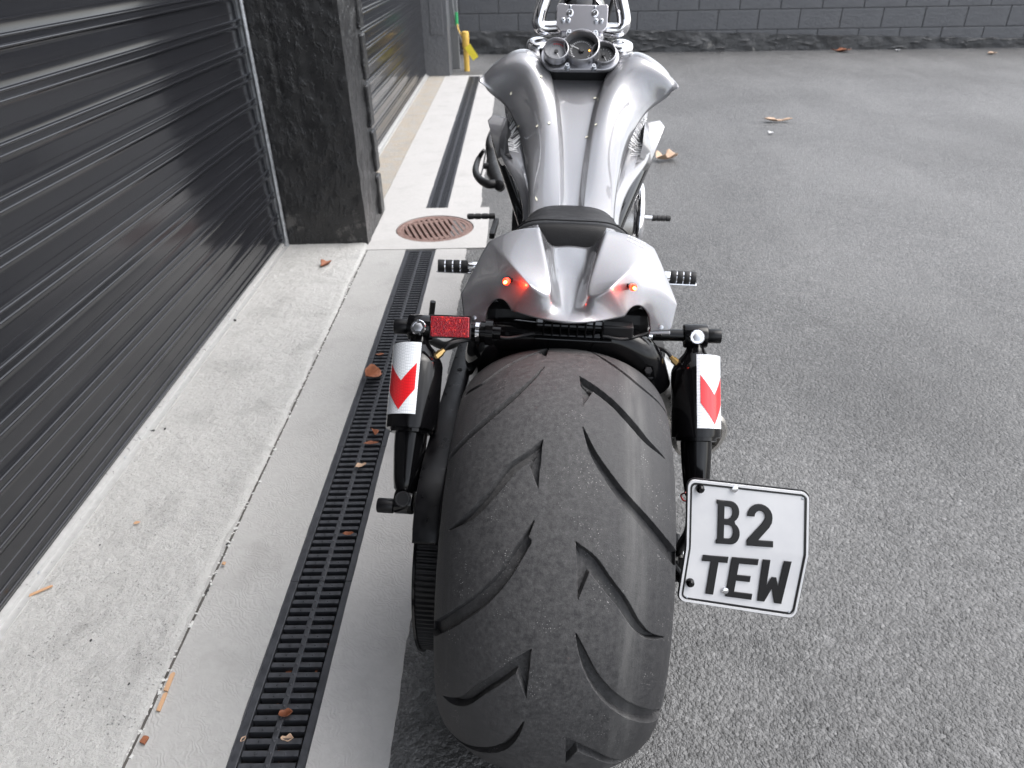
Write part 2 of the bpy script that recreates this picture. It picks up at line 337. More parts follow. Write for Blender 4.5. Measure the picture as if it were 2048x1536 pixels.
# ================================================================== THE SETTING
def vnoise(P, f, seed=0):                  # smooth value noise at points P (n,3), frequency f
    P = np.asarray(P, float)*f+seed*17.31; i = np.floor(P).astype(int); t = P-i; t = t*t*(3-2*t); out = 0
    def h(a): 
        n = (a[:, 0]*73856093 ^ a[:, 1]*19349663 ^ a[:, 2]*83492791) & 0x7fffffff
        return ((n*1103515245+12345) & 0x7fffffff)/0x7fffffff
    for dx in (0, 1):
        for dy in (0, 1):
            for dz in (0, 1):
                w = (t[:, 0] if dx else 1-t[:, 0])*(t[:, 1] if dy else 1-t[:, 1])*(t[:, 2] if dz else 1-t[:, 2])
                out = out+w*h(i+np.array([dx, dy, dz]))
    return out*2-1
def fbm(P, f, n=4, seed=0): return sum(vnoise(P, f*2**k, seed+k)*.5**k for k in range(n))
def rough_box(lo, hi, res, disp, faces='xXyYzZ'):      # a box whose faces are fine grids pushed about by disp(points)->offset along normal
    lo, hi = np.array(lo, float), np.array(hi, float); mb = MB()
    for a in range(3):
        b, c_ = [q for q in range(3) if q != a]
        for side, ch in ((0, 'xyz'[a]), (1, 'XYZ'[a])):
            if ch not in faces: continue
            nb, nc = max(1, round((hi[b]-lo[b])/res)), max(1, round((hi[c_]-lo[c_])/res))
            B, C = np.meshgrid(np.linspace(lo[b], hi[b], nb+1), np.linspace(lo[c_], hi[c_], nc+1), indexing='ij')
            P = np.zeros(B.shape+(3,)); P[..., a] = (lo, hi)[side][a]; P[..., b] = B; P[..., c_] = C; mb.grid(P)
    P = np.array(mb.v); ctr = (lo+hi)/2; N = np.zeros_like(P)
    for a in range(3):
        N[np.abs(P[:, a]-lo[a]) < 1e-6, a] -= 1; N[np.abs(P[:, a]-hi[a]) < 1e-6, a] += 1
    N /= np.maximum(np.linalg.norm(N, axis=1), 1e-9)[:, None]
    P = P+N*disp(P)[:, None]; mb.v = [tuple(p) for p in P]; return mb
def slab(mb_pts, z0, z1):                  # polygon (list of xy) as a slab
    return MB().prism([(p[0], p[1]) for p in mb_pts], (0, 0, z0), (1, 0, 0), (0, 1, 0), (0, 0, 1), z1-z0)
def wob(x, y0, y1, step, amp, seed):       # an uneven edge running along y
    n = max(2, int((y1-y0)/step)); ys = np.linspace(y0, y1, n+1); P = np.stack([np.full(n+1, x), ys, np.zeros(n+1)], 1)
    return [(x+amp*a+amp*.6*b, y) for a, b, y in zip(vnoise(P, 9, seed), vnoise(P, 45, seed+3), ys)]

XD0, XD1 = -.517, -.379          # drain grating
XA, XE = -.69, -.238             # joint apron/strip, edge concrete/asphalt
# ground: one asphalt sheet reaching far beyond the yard, open only where the building and its concrete stand
gp = [(70, -70), (70, 70), (-70, 70), (-70, 8.05), (-.33, 8.05), (-.33, -6), (-70, -6), (-70, -70)]
g = MB().add([(x, y, 0) for x, y in gp], [tuple(range(8))]).build('ground', MT['asphalt'], smooth=0); tag(g, kind='structure')
bm = bmesh.new(); bm.from_mesh(g.data); bmesh.ops.triangulate(bm, faces=bm.faces); bmesh.ops.recalc_face_normals(bm, faces=bm.faces)
for f in bm.faces:
    if f.normal.z < 0: f.normal_flip()
bm.to_mesh(g.data); bm.free()

# concrete strips either side of the drain
def strip(name, x0, x1, y0, y1, mat, z=.004, a0=.0012, a1=.0012, s=1, **k):
    e0 = wob(x0, y0, y1, .03, a0, s); e1 = wob(x1, y0, y1, .012, a1, s+9)
    o = slab(e1+e0[::-1], -.16, z).build(name, mat, smooth=0); tag(o, kind='structure'); return o
strip('drain_kerb', XA-.016, XD0, -6, 3.135, MT['strip'], s=2)
strip('drain_kerb', XD1, XE, -6, 3.135, MT['strip_light'], s=5, a1=.006)
strip('drain_kerb', -.735, -.487, 3.725, 8.05, MT['strip_light'], s=7)
strip('drain_kerb', -.372, -.2, 3.725, 8.05, MT['strip_light'], s=8, a1=.006)
strip('drain_kerb', -.487, -.372, 8.0, 8.05, MT['strip_light'], s=12, a0=0, a1=0)
# slab round the manhole
MHC = np.array([-.41, 3.412]); MHR = .19
bm = bmesh.new(); outer = [(-.70, 3.137), (-.52, 3.1365), (-.30, 3.138), (-.152, 3.14), (-.149, 3.4), (-.153, 3.722), (-.40, 3.722), (-.70, 3.722)]
hole = [(MHC[0]+MHR*math.cos(t), MHC[1]+MHR*math.sin(t)) for t in np.linspace(0, 2*math.pi, 65)[:-1]]
es = []
for loop in (outer, hole):
    vs = [bm.verts.new((x, y, .006)) for x, y in loop]; es += [bm.edges.new((vs[i], vs[(i+1) % len(vs)])) for i in range(len(vs))]
bmesh.ops.triangle_fill(bm, edges=es, use_beauty=True)
ex = bmesh.ops.extrude_face_region(bm, geom=bm.faces[:]); bmesh.ops.translate(bm, verts=[q for q in ex['geom'] if isinstance(q, bmesh.types.BMVert)], vec=(0, 0, -.12))
bmesh.ops.recalc_face_normals(bm, faces=bm.faces); me = bpy.data.meshes.new('manhole_slab'); bm.to_mesh(me); bm.free(); me.materials.append(MT['strip_light'])
tag(link('manhole_slab', me), kind='structure')
tag(MB().lathe((MHC[0], MHC[1], -.4), (0, 0, 1), [(0, .17), (0, .2), (.385, .2)], 48).build('manhole_pit', MT['channel']), kind='structure')
# drain channels under the gratings
for nm, x0, x1, y0, y1 in (('near', XD0, XD1, -6, 3.135), ('far', -.487, -.372, 3.725, 8.0)):
    mb = MB(); mb.add([(x0-.002, y0, 0), (x0-.002, y1, 0), (x0+.012, y0, -.13), (x0+.012, y1, -.13), (x1-.012, y0, -.13), (x1-.012, y1, -.13), (x1+.002, y0, 0), (x1+.002, y1, 0)], [(0, 1, 3, 2), (2, 3, 5, 4), (4, 5, 7, 6)])
    tag(mb.build('drain_channel', MT['channel'], smooth=0), kind='structure')
# worn apron in front of the near shutter: a fine uneven sheet with a crumbling edge
nx, ny = 60, 560; Y0A, Y1A = -1.4, 3.36
X, Y = np.meshgrid(np.linspace(0, 1, nx), np.linspace(Y0A, Y1A, ny), indexing='ij')
edge = XA-.006+.006*fbm(np.stack([0*Y[0], Y[0], 0*Y[0]], 1), 7, 5, 3)
PX = -1.13+(edge[None, :]+1.13)*X**.9
P = np.stack([PX, Y, 0*X], -1); q = P.reshape(-1, 3)
hz = .012+.0035*fbm(q, 6, 5, 4)+.0025*np.clip(fbm(q, 26, 4, 8), .1, 1)
d_edge = (edge[None, :]-PX).reshape(-1); hz -= .022*np.exp(-d_edge/.007)*(.7+.5*fbm(q, 30, 3, 5))
hz -= .006*np.exp(-((q[:, 0]+.99)**2+(q[:, 1]-1.27)**2)/.0012)
q[:, 2] = hz
o = MB().grid(q.reshape(nx, ny, 3)).build('apron', MT['apron'], smooth=60); tag(o, kind='structure')
if o.data.polygons[0].normal.z < 0: o.data.flip_normals()
tag(slab([(-1.13, -6), (-.70, -6), (-.70, -1.4), (-1.13, -1.4)], -.15, .012).build('apron', MT['apron'], smooth=0), kind='structure')
tag(slab([(-.96, 3.6), (-.737, 3.6), (-.737, 8.05), (-.96, 8.05)], -.15, .006).build('apron', MT['apron_far'], smooth=0), kind='structure')
tag(slab(wob(-.6905, -6, 3.13, .02, .0006, 31)+wob(-.6955, -6, 3.13, .02, .0012, 33)[::-1], -.15, .0055).build('joint', MT['dirt'], smooth=0), kind='structure')
# broken mortar along the joint
mb = MB()
for i in range(420):
    y = random.uniform(.45, 3.15); s_ = random.uniform(.0012, .0042)*(1.4 if random.random() < .1 else 1); x = XA-.003+random.gauss(0, .0035)
    th = random.uniform(0, 3); c_, s2 = math.cos(th), math.sin(th)
    mb.box((x, y, .003+s_*.3), (s_*random.uniform(.8, 1.8), s_*random.uniform(.8, 1.8), s_), [[c_, -s2, 0], [s2, c_, 0], [0, 0, 1]])
tag(mb.build('mortar_crumbs', MT['crumb'], smooth=0), 'pale broken mortar crumbs lying along the joint beside the apron', 'crumbs', kind='stuff')

# ---------------- drain gratings: lengths of half a metre, bars one by one where they can be told apart
def grate(x0, x1, y0, y1, label, fine):
    r = empty('drain_grate', ((x0+x1)/2, y0, 0)); tag(r, label, 'drain grate', 'drain grates')
    w = x1-x0; xc = 0; L = y1-y0; z = .0; t = .016
    for s in (-1, 1):
        rail = MB().box((s*(w/2-.0085), L/2, -t/2), (.0165, L-.0012, t)); 
        rail.box((s*(w/2-.0005), L/2, .0008), (.003, L-.0012, .005)); rail.build('side_rail', MT['grate'], r, smooth=0, bevel=.0012)
    mb = MB().box((xc, L/2, -t/2+.0006), (.011, L-.0012, t))
    P = .0218; n = int(L/P)
    for i in range(n): mb.lathe((xc, (i+.5)*L/n, 0), (0, 0, 1), [(0, .0034), (.0022, .0022)], 8)
    mb.build('centre_rib', MT['grate'], r, smooth=30, bevel=.0012 if fine else 0)
    bw = w-.034
    def bar(mb, y):
        mb.box((-bw/4-.001, y, -t/2-.0005), (bw/2-.007, .0105, t)); mb.box((bw/4+.001, y, -t/2-.0005), (bw/2-.007, .0105, t))
        for s in (-1, 1): mb.lathe((s*bw/4, y, -.001), (0, 0, 1), [(0, .0026), (.002, .0016)], 6)
    if fine:
        key = ('bar', round(bw, 4))
        if key not in MESH: b0 = MB(); bar(b0, 0); MESH[key] = b0.mesh('bar', MT['grate'], 30)
        for i in range(n): b = link('bar', MESH[key], r); b.location = (0, (i+.5)*L/n, 0)
    else:
        mb = MB()
        for i in range(n): bar(mb, (i+.5)*L/n)
        tag(mb.build('bars', MT['grate'], r, smooth=0), kind='stuff')
MESH = {}
ys = [.137, .637, 1.137, 1.637, 2.137, 2.637, 3.133]
what = ['length of black plastic drain grate beside the foot of the fat rear tyre', 'length of black drain grate with two curled dry leaves in its slots',
        'length of black drain grate holding one small red leaf below the left shock', 'length of black drain grate with a folded brown leaf and a pale leaf',
        'length of black drain grate passing behind the left shock canister', 'length of black drain grate that ends at the manhole slab']
for i in range(6): grate(XD0, XD1, ys[i], ys[i+1], what[i], True)
fy = np.linspace(3.727, 7.998, 10)
for i in range(9): grate(-.487, -.372, fy[i], fy[i+1], 'length of grey drain grate running from the manhole slab to the back wall', False)

# ---------------- round manhole cover
mh = empty('manhole_cover', (MHC[0], MHC[1], 0)); tag(mh, 'round rusty iron manhole cover with long slots set in pale concrete', 'manhole cover')
MB().lathe((0, 0, -.02), (0, 0, 1), [(0, .150), (0, .186), (.0225, .186), (.024, .184), (.024, .168), (.022, .166), (.022, .150), (0, .150)], 72, caps=False).build('rim', MT['rust'], mh)
sa, sb = G(866, 437.5), G(893, 476); sdir = unit([sb[0]-sa[0], sb[1]-sa[1]]); sn = np.array([-sdir[1], sdir[0]])
for i in range(-5, 6):
    off = i*.0262; hl = math.sqrt(max(.0001, .153**2-off**2)); hl2 = max(.02, hl-.001)
    c_ = sn*off; MB().box((0, 0, -.007), (2*hl2, .0155, .018)).build('slat', MT['rust'], mh, smooth=0, bevel=.0015)
    o = mh.children[-1]; o.location = (c_[0], c_[1], 0); o.rotation_euler = (0, 0, math.atan2(sdir[1], sdir[0]))
for k_, (dx, dy) in enumerate(((sdir*.118), (-sdir*.118))):
    o = MB().box((0, 0, -.0075), (.03, .26-.09*0, .0155)).build('crossbar', MT['rust'], mh, smooth=0, bevel=.0015); o.location = (dx, dy, -.0005); o.scale = (1, .72, 1); o.rotation_euler = (0, 0, math.atan2(sdir[1], sdir[0]))

# ---------------- roller shutters
PITCH = .0985
def slat_profile():
    P = PITCH; pts = [(0, P), (0, .066), (.0016, .065), (.0016, .0635), (0, .0625), (0, .0405)]
    for a in np.linspace(100, -40, 8): pts.append((.0005+.0062*max(0, math.cos(R(a))), .0345+.0050*math.sin(R(a))))
    pts += [(.0030, .0300), (.0030, .0190)]
    for a in np.linspace(80, -95, 9): pts.append((.0012+.0060*max(0, math.cos(R(a))), .0145+.0050*math.sin(R(a))))
    pts += [(0, .0085), (0, 0)]; return pts
def shutter(name, x, y0, y1, z1, label, rail_h):
    r = empty(name, (x, (y0+y1)/2, 0)); tag(r, label, 'roller shutter', 'roller shutters'); L = y1-y0
    me = MB().strip(slat_profile(), lambda p: (p[0], -L/2, p[1]), lambda p: (p[0], L/2, p[1])).mesh('slat', MT['shutter'], 50)
    if sum(f.normal.x for f in me.polygons) < 0: me.flip_normals()
    n = int((z1-rail_h)/PITCH)
    for i in range(n):
        o = link('slat', me, r); o.location = (random.uniform(-.0006, .0006), 0, rail_h+i*PITCH)
    mb = MB(); mb.add([(0, -L/2, rail_h), (0, L/2, rail_h), (.012, -L/2, rail_h-.004), (.012, L/2, rail_h-.004), (.013, -L/2, .017), (.013, L/2, .017), (.03, -L/2, .0155), (.03, L/2, .0155), (.031, -L/2, .006), (.031, L/2, .006)], [(0, 1, 3, 2), (2, 3, 5, 4), (4, 5, 7, 6), (6, 7, 9, 8)])
    b = mb.build('bottom_rail', MT['rail'], r, smooth=0)
    for yy in np.arange(-L/2+.35, L/2, .42): MB().lathe((.0125, yy, .024), (1, 0, 0), [(0, .004), (.0015, .0035), (.002, .0012)], 10).build('screw', MT['steel'], b)
    return r
sh = shutter('roller_shutter', -1.092, -3.4, 3.2, 2.35, 'charcoal roller shutter between the near end and the rough black pillar', .03)
gd = MB().tube([(.022, 3.29, z) for z in (.0, 1.2, 2.35)], .0105, 14); gd.box((.004, 3.302, 1.18), (.03, .012, 2.35)); gd.build('side_guide', MT['steel'], sh).location = (0, .1-3.2+3.19-.1, 0)
shutter('roller_shutter', -.935, 3.62, 8.03, 2.35, 'far charcoal roller shutter beyond the rough pillar, beside the far drain', .03)

# ---------------- pillars, lintel and building
def pdisp(P):
    d = .004*fbm(P, 14, 4, 2)+.0022*np.clip(fbm(P, 60, 2, 6), 0, 1)
    fr = P[:, 1] < 3.23
    for x0, w, zlo, zhi in ((-.905, .004, 0, 3), (-.985, .003, .62, 3), (-.93, .0025, .45, .62)):
        d -= np.where(fr & (P[:, 2] > zlo) & (P[:, 2] < zhi), .005*np.exp(-((P[:, 0]-x0-.006*vnoise(P*[0, 0, 1], 3, 2))/w)**2), 0)
    return d
pl = empty('concrete_pillar', (-.89, 3.42, 0)); tag(pl, 'rough black painted concrete pillar with board lines between the two shutters', 'pillar')
o = rough_box((-1.085, 3.205, -.02), (-.70, 3.61, 2.36), .0125, pdisp, 'xXyYZ').build('shaft', MT['pillar'], pl, smooth=60); o.location = (.89, -3.42, 0)
for i in range(7):
    z0 = .03+i*.21
    MB().box((-.698, 3.585+.006*math.sin(i*2.1), z0+.1), (.03, .085, .19)).build('corner_block', MT['pillar'], pl, smooth=0, bevel=.008).location = (.89, -3.42, 0)
p2 = empty('concrete_pillar', (-.8, 8.2, 0)); tag(p2, 'smooth charcoal pillar at the far end of the far shutter', 'pillar')
rough_box((-.945, 8.03, -.02), (-.685, 8.42, 2.36), .03, lambda P: .003*fbm(P, 9, 3, 5), 'xXyYZ').build('shaft', MT['block'], p2, smooth=60).location = (.8, -8.2, 0)
MB().box((-.79, 8.028, .62), (.13, .012, .8)).build('recess_panel', MT['block'], p2, smooth=0, bevel=.004).location = (.8, -8.2, .17)
bd = empty('building', (-2.4, 2.0, 0)); tag(bd, 'charcoal garage building above and behind the roller shutters', 'building')
MB().box((-2.1, 1.2, 3.65), (2.82, 14.4, 2.58)).build('upper_wall', MT['block'], bd, smooth=0).location = (2.4, -2, 0)
MB().box((-2.5, 1.2, 1.17), (2.6, 14.4, 2.34)).build('inner_wall', MT['block'], bd, smooth=0).location = (2.4, -2, 0)
MT['soffit'] = plain('pale_soffit_paint', (.42, .42, .42), .7, var=.1)
MB().box((-.1, -.35, 3.3), (1.2, 2.5, .3)).build('canopy', MT['soffit'], bd, smooth=0).location = (2.4, -2, 0)
# grey downpipe and cables at the far corner
dp = empty('downpipe', (-.655, 8.56, 0)); tag(dp, 'pale grey square downpipe beyond the far pillar', 'downpipe')
MB().box((0, 0, 1.2), (.085, .07, 2.4)).build('pipe', MT['grey_pvc'], dp, smooth=0, bevel=.006)
MB().box((0, -.002, .42), (.1, .078, .03)).build('bracket', MT['grey_pvc'], dp, smooth=0, bevel=.003)
cb = crspline([(-.66, 8.45, 1.4), (-.655, 8.44, .75), (-.63, 8.44, .45), (-.57, 8.42, .27)], 8); MT['cable'] = MT['black_satin']
tag(MB().tube(cb, .009, 8).build('cable', MT['grey_pvc']), 'grey cable curving from the downpipe to the yellow standpipe', 'cable')
# yellow standpipe
yp = G(934, 142); sp_ = empty('standpipe', (yp[0], yp[1], 0)); tag(sp_, 'short yellow standpipe with a yellow tag near the back wall', 'standpipe')
MB().cyl((0, 0, -.01), (0, 0, .3), .029, n=16).cyl((0, 0, .23), (0, 0, .385), .037, n=16, bev=.012).build('pipe', MT['yellow'], sp_)
MB().prism([(-.035, .06), (.035, .06), (.035, -.09), (-.035, -.09)], (.052, -.036, .2), unit([.83, 0, .55]), unit([-.55, 0, .83]), (0, -1, 0), .004).build('tag', MT['tag_yellow'], sp_, smooth=0)
MB().tube(crspline([(-.03, 0, .33), (-.07, .02, .40), (-.085, .04, .48)], 5), .008, 8).build('stub', MT['yellow'], sp_); MB().cyl((-.085, .04, .44), (-.085, .04, .56), .016, n=10).build('sleeve', MT['green'], sp_)

# ---------------- block wall across the back of the yard
WA, WB = np.array([-1.3, 9.78]), np.array([6.2, 9.33]); wd = unit(WB-WA); wn_ = np.array([wd[1], -wd[0]])
bw = empty('block_wall', (WA[0], WA[1], 0)); bw.rotation_euler = (0, 0, math.atan2(wd[1], wd[0])); tag(bw, 'charcoal painted concrete block wall across the back of the yard', 'wall')
BLW, BLH = .472, .2135; WL = 11.2
MT['mortar'] = plain('grey_painted_mortar', (.15, .15, .155), .5, var=.15)
MB().box((WL/2, .112, .54), (WL, .2, 1.09)).build('mortar_backing', MT['mortar'], bw, smooth=0)
bms = []
for v_ in range(3):
    lo, hi = (0, 0, 0), (BLW-.007, .02, BLH-.007)
    bms.append(MB().box(((BLW-.007)/2, .005, (BLH-.007)/2), (BLW-.007, .022, BLH-.007)).mesh('block', MT['block'], 0))
z_off = .44-2*BLH
for rI in range(5):
    for cI in range(-1, 24):
        x0 = cI*BLW+(rI % 2)*BLW/2+.155
        if x0 < 0 or x0+BLW > WL: continue
        o = link('block', bms[(rI*5+cI) % 3], bw, .005); o.location = (x0, random.uniform(-.002, .002), z_off+rI*BLH); o.rotation_euler = (random.uniform(-.004, .004), 0, random.uniform(-.003, .003))
# rough footing ledge that thins out to the right
nxp, nzp = 380, 26
X, T = np.meshgrid(np.linspace(0, WL, nxp), np.linspace(0, 1, nzp), indexing='ij')
top = np.interp(X, [0, 2.6, 4.6, 7.5, WL], [.255, .245, .17, .088, .06])
prof_y = np.where(T < .8, -.075, -.075+(T-.8)/.2*.09); prof_z = np.where(T < .8, T/.8, 1.0)*top
P = np.stack([X, prof_y, prof_z], -1); q = P.reshape(-1, 3)
n1 = fbm(q, 6, 5, 9); q[:, 1] += np.where(T.reshape(-1) < .85, .02*n1-.014*(np.abs(fbm(q*[.5, 0, 2.2], 4, 3, 2)) < .035), 0); q[:, 2] += .008*fbm(q, 9, 3, 4)*(T.reshape(-1) > .5)
MB().grid(q.reshape(nxp, nzp, 3)).build('footing', MT['footing'], bw, smooth=50)

mb = MB()                                # silt and crushed leaf bits in the near channel
for i in range(260):
    y = random.uniform(.3, 3.1); x = random.uniform(XD0+.02, XD1-.02); z = random.uniform(-.05, -.012); a_ = random.uniform(0, 3); s_ = random.uniform(.002, .007); c_, s2 = math.cos(a_), math.sin(a_)
    mb.box((x, y, z), (s_*2, s_, .0012), [[c_, -s2, .2], [s2, c_, 0], [-.2, 0, 1]])
tag(mb.build('drain_litter', MT['leaf'], smooth=0), 'crushed leaf bits lying below the bars of the drain', 'litter', kind='stuff')
# ================================================================== THE MOTORCYCLE (own frame: x right, y forward, z up; rear axle above the origin)
bike = empty('motorcycle'); tag(bike, 'silver custom motorcycle with very wide rear tyre and black twin shocks', 'motorcycle')
mw = Matrix.Identity(4)
for i in range(3):
    for j in range(3): mw[j][i] = BM[i][j]
    mw[i][3] = BO[i]
bike.matrix_world = mw
def part(mb, name, mat, parent=None, **k): return mb.build(name, MT[mat], parent or bike, **k)
def subsurf(o, lv=2):
    s = o.modifiers.new('subsurf', 'SUBSURF'); s.levels = lv; s.render_levels = lv; return o
def solid(o, t, off=-1):
    s = o.modifiers.new('solidify', 'SOLIDIFY'); s.thickness = t; s.offset = off; return o

# ---------------- rear wheel
TR, TA, TB, AXZ = .338, .163, .095, .328            # tyre radius, half width, crown drop
PHM = R(74)
def tyre_pt(th, ph):
    r = TR-TB*(1-np.cos(ph)); return np.stack([TA*np.sin(ph)+0*th, -r*np.sin(th), AXZ+r*np.cos(th)], -1)
phs = np.linspace(-PHM, PHM, 361)
dl = np.sqrt((TA*np.cos(phs))**2+(TB*np.sin(phs))**2); lat = np.concatenate([[0], np.cumsum((dl[1:]+dl[:-1])/2*np.diff(phs))]); lat -= lat[180]
th_f = np.linspace(R(-38), R(132), 860); th_c = np.linspace(R(132), R(322), 70)[1:-1]; ths = np.concatenate([th_f, th_c])
TH, PH = np.meshgrid(ths, phs, indexing='ij')
TP = tyre_pt(TH, PH)
# tread grooves, read off the photograph and laid onto the tyre surface as (arc, lateral) curves
wp = (BO+TP[:860].reshape(-1, 3) @ BM)-CP; cq = wp @ CM.T; pu = CXP+FPX*cq[:, 0]/cq[:, 2]; pv = CYP+FPX*cq[:, 1]/cq[:, 2]
e1 = np.gradient(TP[:860], axis=0); e2 = np.gradient(TP[:860], axis=1); nn = np.cross(e1, e2).reshape(-1, 3); ctr = TP[:860].reshape(-1, 3)-np.array([0, 0, AXZ]); nn *= np.sign((nn*ctr).sum(1))[:, None]
front = ((nn @ BM)*wp).sum(1) < 0
SA = (TR*TH[:860]).reshape(-1); LA = np.broadcast_to(lat, (860, 361)).reshape(-1)
def on_tyre(u, v):
    d = (pu-u)**2+(pv-v)**2+np.where(front, 0, 1e9); i = int(np.argmin(d)); return SA[i], LA[i]
def z5(p): return (800+p[0]*.29297, 680+p[1]*.29297)
def z6(p): return (800+p[0]*.29688, 1080+p[1]*.29688)
mm = .001
STROKES = [(z5, [(1015, 58), (930, 88), (850, 118), (700, 195), (560, 300), (450, 372)], [2, 5, 6, 6, 7, 7]),
  (z5, [(985, 185), (900, 275), (780, 388), (650, 500), (500, 625), (400, 730), (338, 805)], [.6, 4, 7, 8, 9, 9, 8]),
  (z5, [(972, 685), (880, 790), (770, 870), (680, 975), (600, 1080), (480, 1195), (335, 1297)], [.6, 9, 11, 11, 10, 9, 1]),
  (z5, [(915, 1236), (830, 1400), (745, 1536)], [.6, 6, 9]), (z6, [(850, 10), (700, 240), (560, 390), (400, 505), (228, 598)], [9, 11, 13, 14, 15]),
  (z6, [(885, 742), (790, 830), (690, 910), (540, 1010), (430, 1085), (350, 1085), (292, 1052)], [.6, 10, 11, 11, 10, 8, 1]),
  (z6, [(835, 1228), (780, 1320), (680, 1398), (560, 1415), (430, 1375), (300, 1270)], [.6, 5, 9, 10, 9, 8]),
  (z5, [(1265, 60), (1400, 136), (1560, 250), (1680, 350), (1820, 505)], [1, 5, 6, 6, 5]),
  (z5, [(1228, 248), (1330, 335), (1470, 450), (1590, 580), (1690, 700), (1805, 808)], [.6, 9, 9, 9, 7, 1]),
  (z5, [(1248, 598), (1320, 765), (1420, 930), (1540, 1090), (1690, 1270), (1800, 1400), (1880, 1490)], [.6, 6, 9, 11, 14, 16, 17]),
  (z6, [(1185, 16), (1290, 145), (1390, 285), (1500, 430), (1590, 570), (1680, 645), (1775, 655)], [.6, 12, 12, 11, 9, 6, 1]),
  (z6, [(1185, 633), (1232, 775), (1300, 915), (1400, 1050), (1530, 1145), (1650, 1185), (1770, 1165)], [.6, 7, 10, 13, 15, 16, 15]),
  (z6, [(1115, 1329), (1230, 1410), (1350, 1465), (1480, 1490), (1575, 1470)], [.6, 10, 9, 8, 2])]
BARBS = [(z5, [(1018, 55), (996, 112), (945, 88)]), (z5, [(972, 685), (938, 1010), (878, 848)]), (z6, [(885, 740), (850, 1062), (783, 880)]),
  (z5, [(1228, 248), (1250, 440), (1312, 350)]), (z6, [(1184, 15), (1197, 400), (1275, 205)]), (z6, [(1114, 1328), (1117, 1500), (1195, 1412)])]
sdf = np.full(len(SA), 1.0); QP = np.stack([SA, LA], 1)
def seg(a, b, ha, hb):
    ab = b-a; t = np.clip(((QP-a) @ ab)/(ab @ ab+1e-12), 0, 1); return np.linalg.norm(QP-a-t[:, None]*ab, axis=1)-(ha+(hb-ha)*t)
for zf, pts, ws in STROKES:
    c_ = np.array([on_tyre(*zf(p)) for p in pts]); ctl = np.column_stack([c_, np.array(ws)*mm*.68]); ctl = crspline(ctl, 5)
    for i in range(len(ctl)-1): sdf = np.minimum(sdf, seg(ctl[i][:2], ctl[i+1][:2], max(ctl[i][2], .0002), max(ctl[i+1][2], .0002)))
for zf, pts in BARBS:
    t3 = np.array([on_tyre(*zf(p)) for p in pts]); cen = t3.mean(0); dmax = np.full(len(QP), -1.0)
    for i in range(3):
        a, b = t3[i], t3[(i+1) % 3]; n_ = np.array([b[1]-a[1], a[0]-b[0]]); n_ /= np.linalg.norm(n_)+1e-9
        if (cen-a) @ n_ > 0: n_ = -n_
        dmax = np.maximum(dmax, (QP-a) @ n_)
    sdf = np.minimum(sdf, dmax)
dep = np.clip((.0004-sdf)/.0015, 0, 1); dep = .0105*dep*dep*(3-2*dep)
nf = nn/np.linalg.norm(nn, axis=1)[:, None]; TPf = TP[:860].reshape(-1, 3)-nf*dep[:, None]; TP[:860] = TPf.reshape(860, 361, 3)
# sidewalls down to the bead
def side(s):
    rr = np.array([TR-TB*(1-math.cos(PHM))-.02, .262, .24, .228]); xx = np.array([.1595, .157, .149, .134])*s
    return np.stack([np.stack([np.full(len(ths), x), -r*np.sin(ths), AXZ+r*np.cos(ths)], -1) for r, x in zip(rr, xx)], 1)
TP = np.concatenate([side(-1)[:, ::-1], TP, side(1)], 1); TP[..., 2] = np.maximum(TP[..., 2], .0045+.035*TP[..., 0])
wheel = empty('rear_wheel'); wheel.parent = bike
part(MB().grid(TP, wrap=True), 'tyre', 'tyre', wheel, smooth=36)
mb = MB().lathe((-.135, 0, AXZ), (1, 0, 0), [(0, .231), (.01, .222), (.03, .2), (.1, .19), (.17, .19), (.24, .2), (.26, .222), (.27, .231)], 64, caps=False); part(mb, 'rim', 'black_satin', wheel)
for k_ in range(5):
    t = 2*math.pi*k_/5; part(MB().cyl((0, 0, AXZ), (0, .195*math.cos(t), AXZ+.195*math.sin(t)), .03, .022, 12), 'spoke', 'black_satin', wheel)
part(MB().cyl((-.2, 0, AXZ), (.22, 0, AXZ), .016, n=16), 'axle', 'steel', wheel)
# toothed belt on its pulley, left of the tyre
n_t = 120; PR = .172; a_ = np.linspace(0, 2*math.pi, n_t*4, endpoint=False); rr = PR+np.where(np.arange(n_t*4) % 4 < 2, .0022, -.0012)
prof = [(-.2015, -.03), (-.2015, 0), (-.168, 0), (-.168, -.03)]
P = np.stack([np.stack([np.full(len(a_), x), -(rr+d if d == 0 else PR+d)*np.sin(a_)*np.ones(len(a_)), AXZ+(rr+d if d == 0 else PR+d)*np.cos(a_)], -1) for x, d in prof], 1)
pul = part(MB().grid(P, wrap=True), 'drive_belt', 'black_plastic', smooth=20)
part(MB().lathe((-.206, 0, AXZ), (1, 0, 0), [(0, .1), (0, PR+.006), (.004, PR+.006), (.004, .1)], 96, caps=False), 'pulley_flange', 'black_gloss', pul)
part(MB().lathe((-.196, 0, AXZ), (1, 0, 0), [(0, .04), (0, .15), (.025, .15), (.025, .04)], 64, caps=False), 'pulley', 'black_satin', pul)
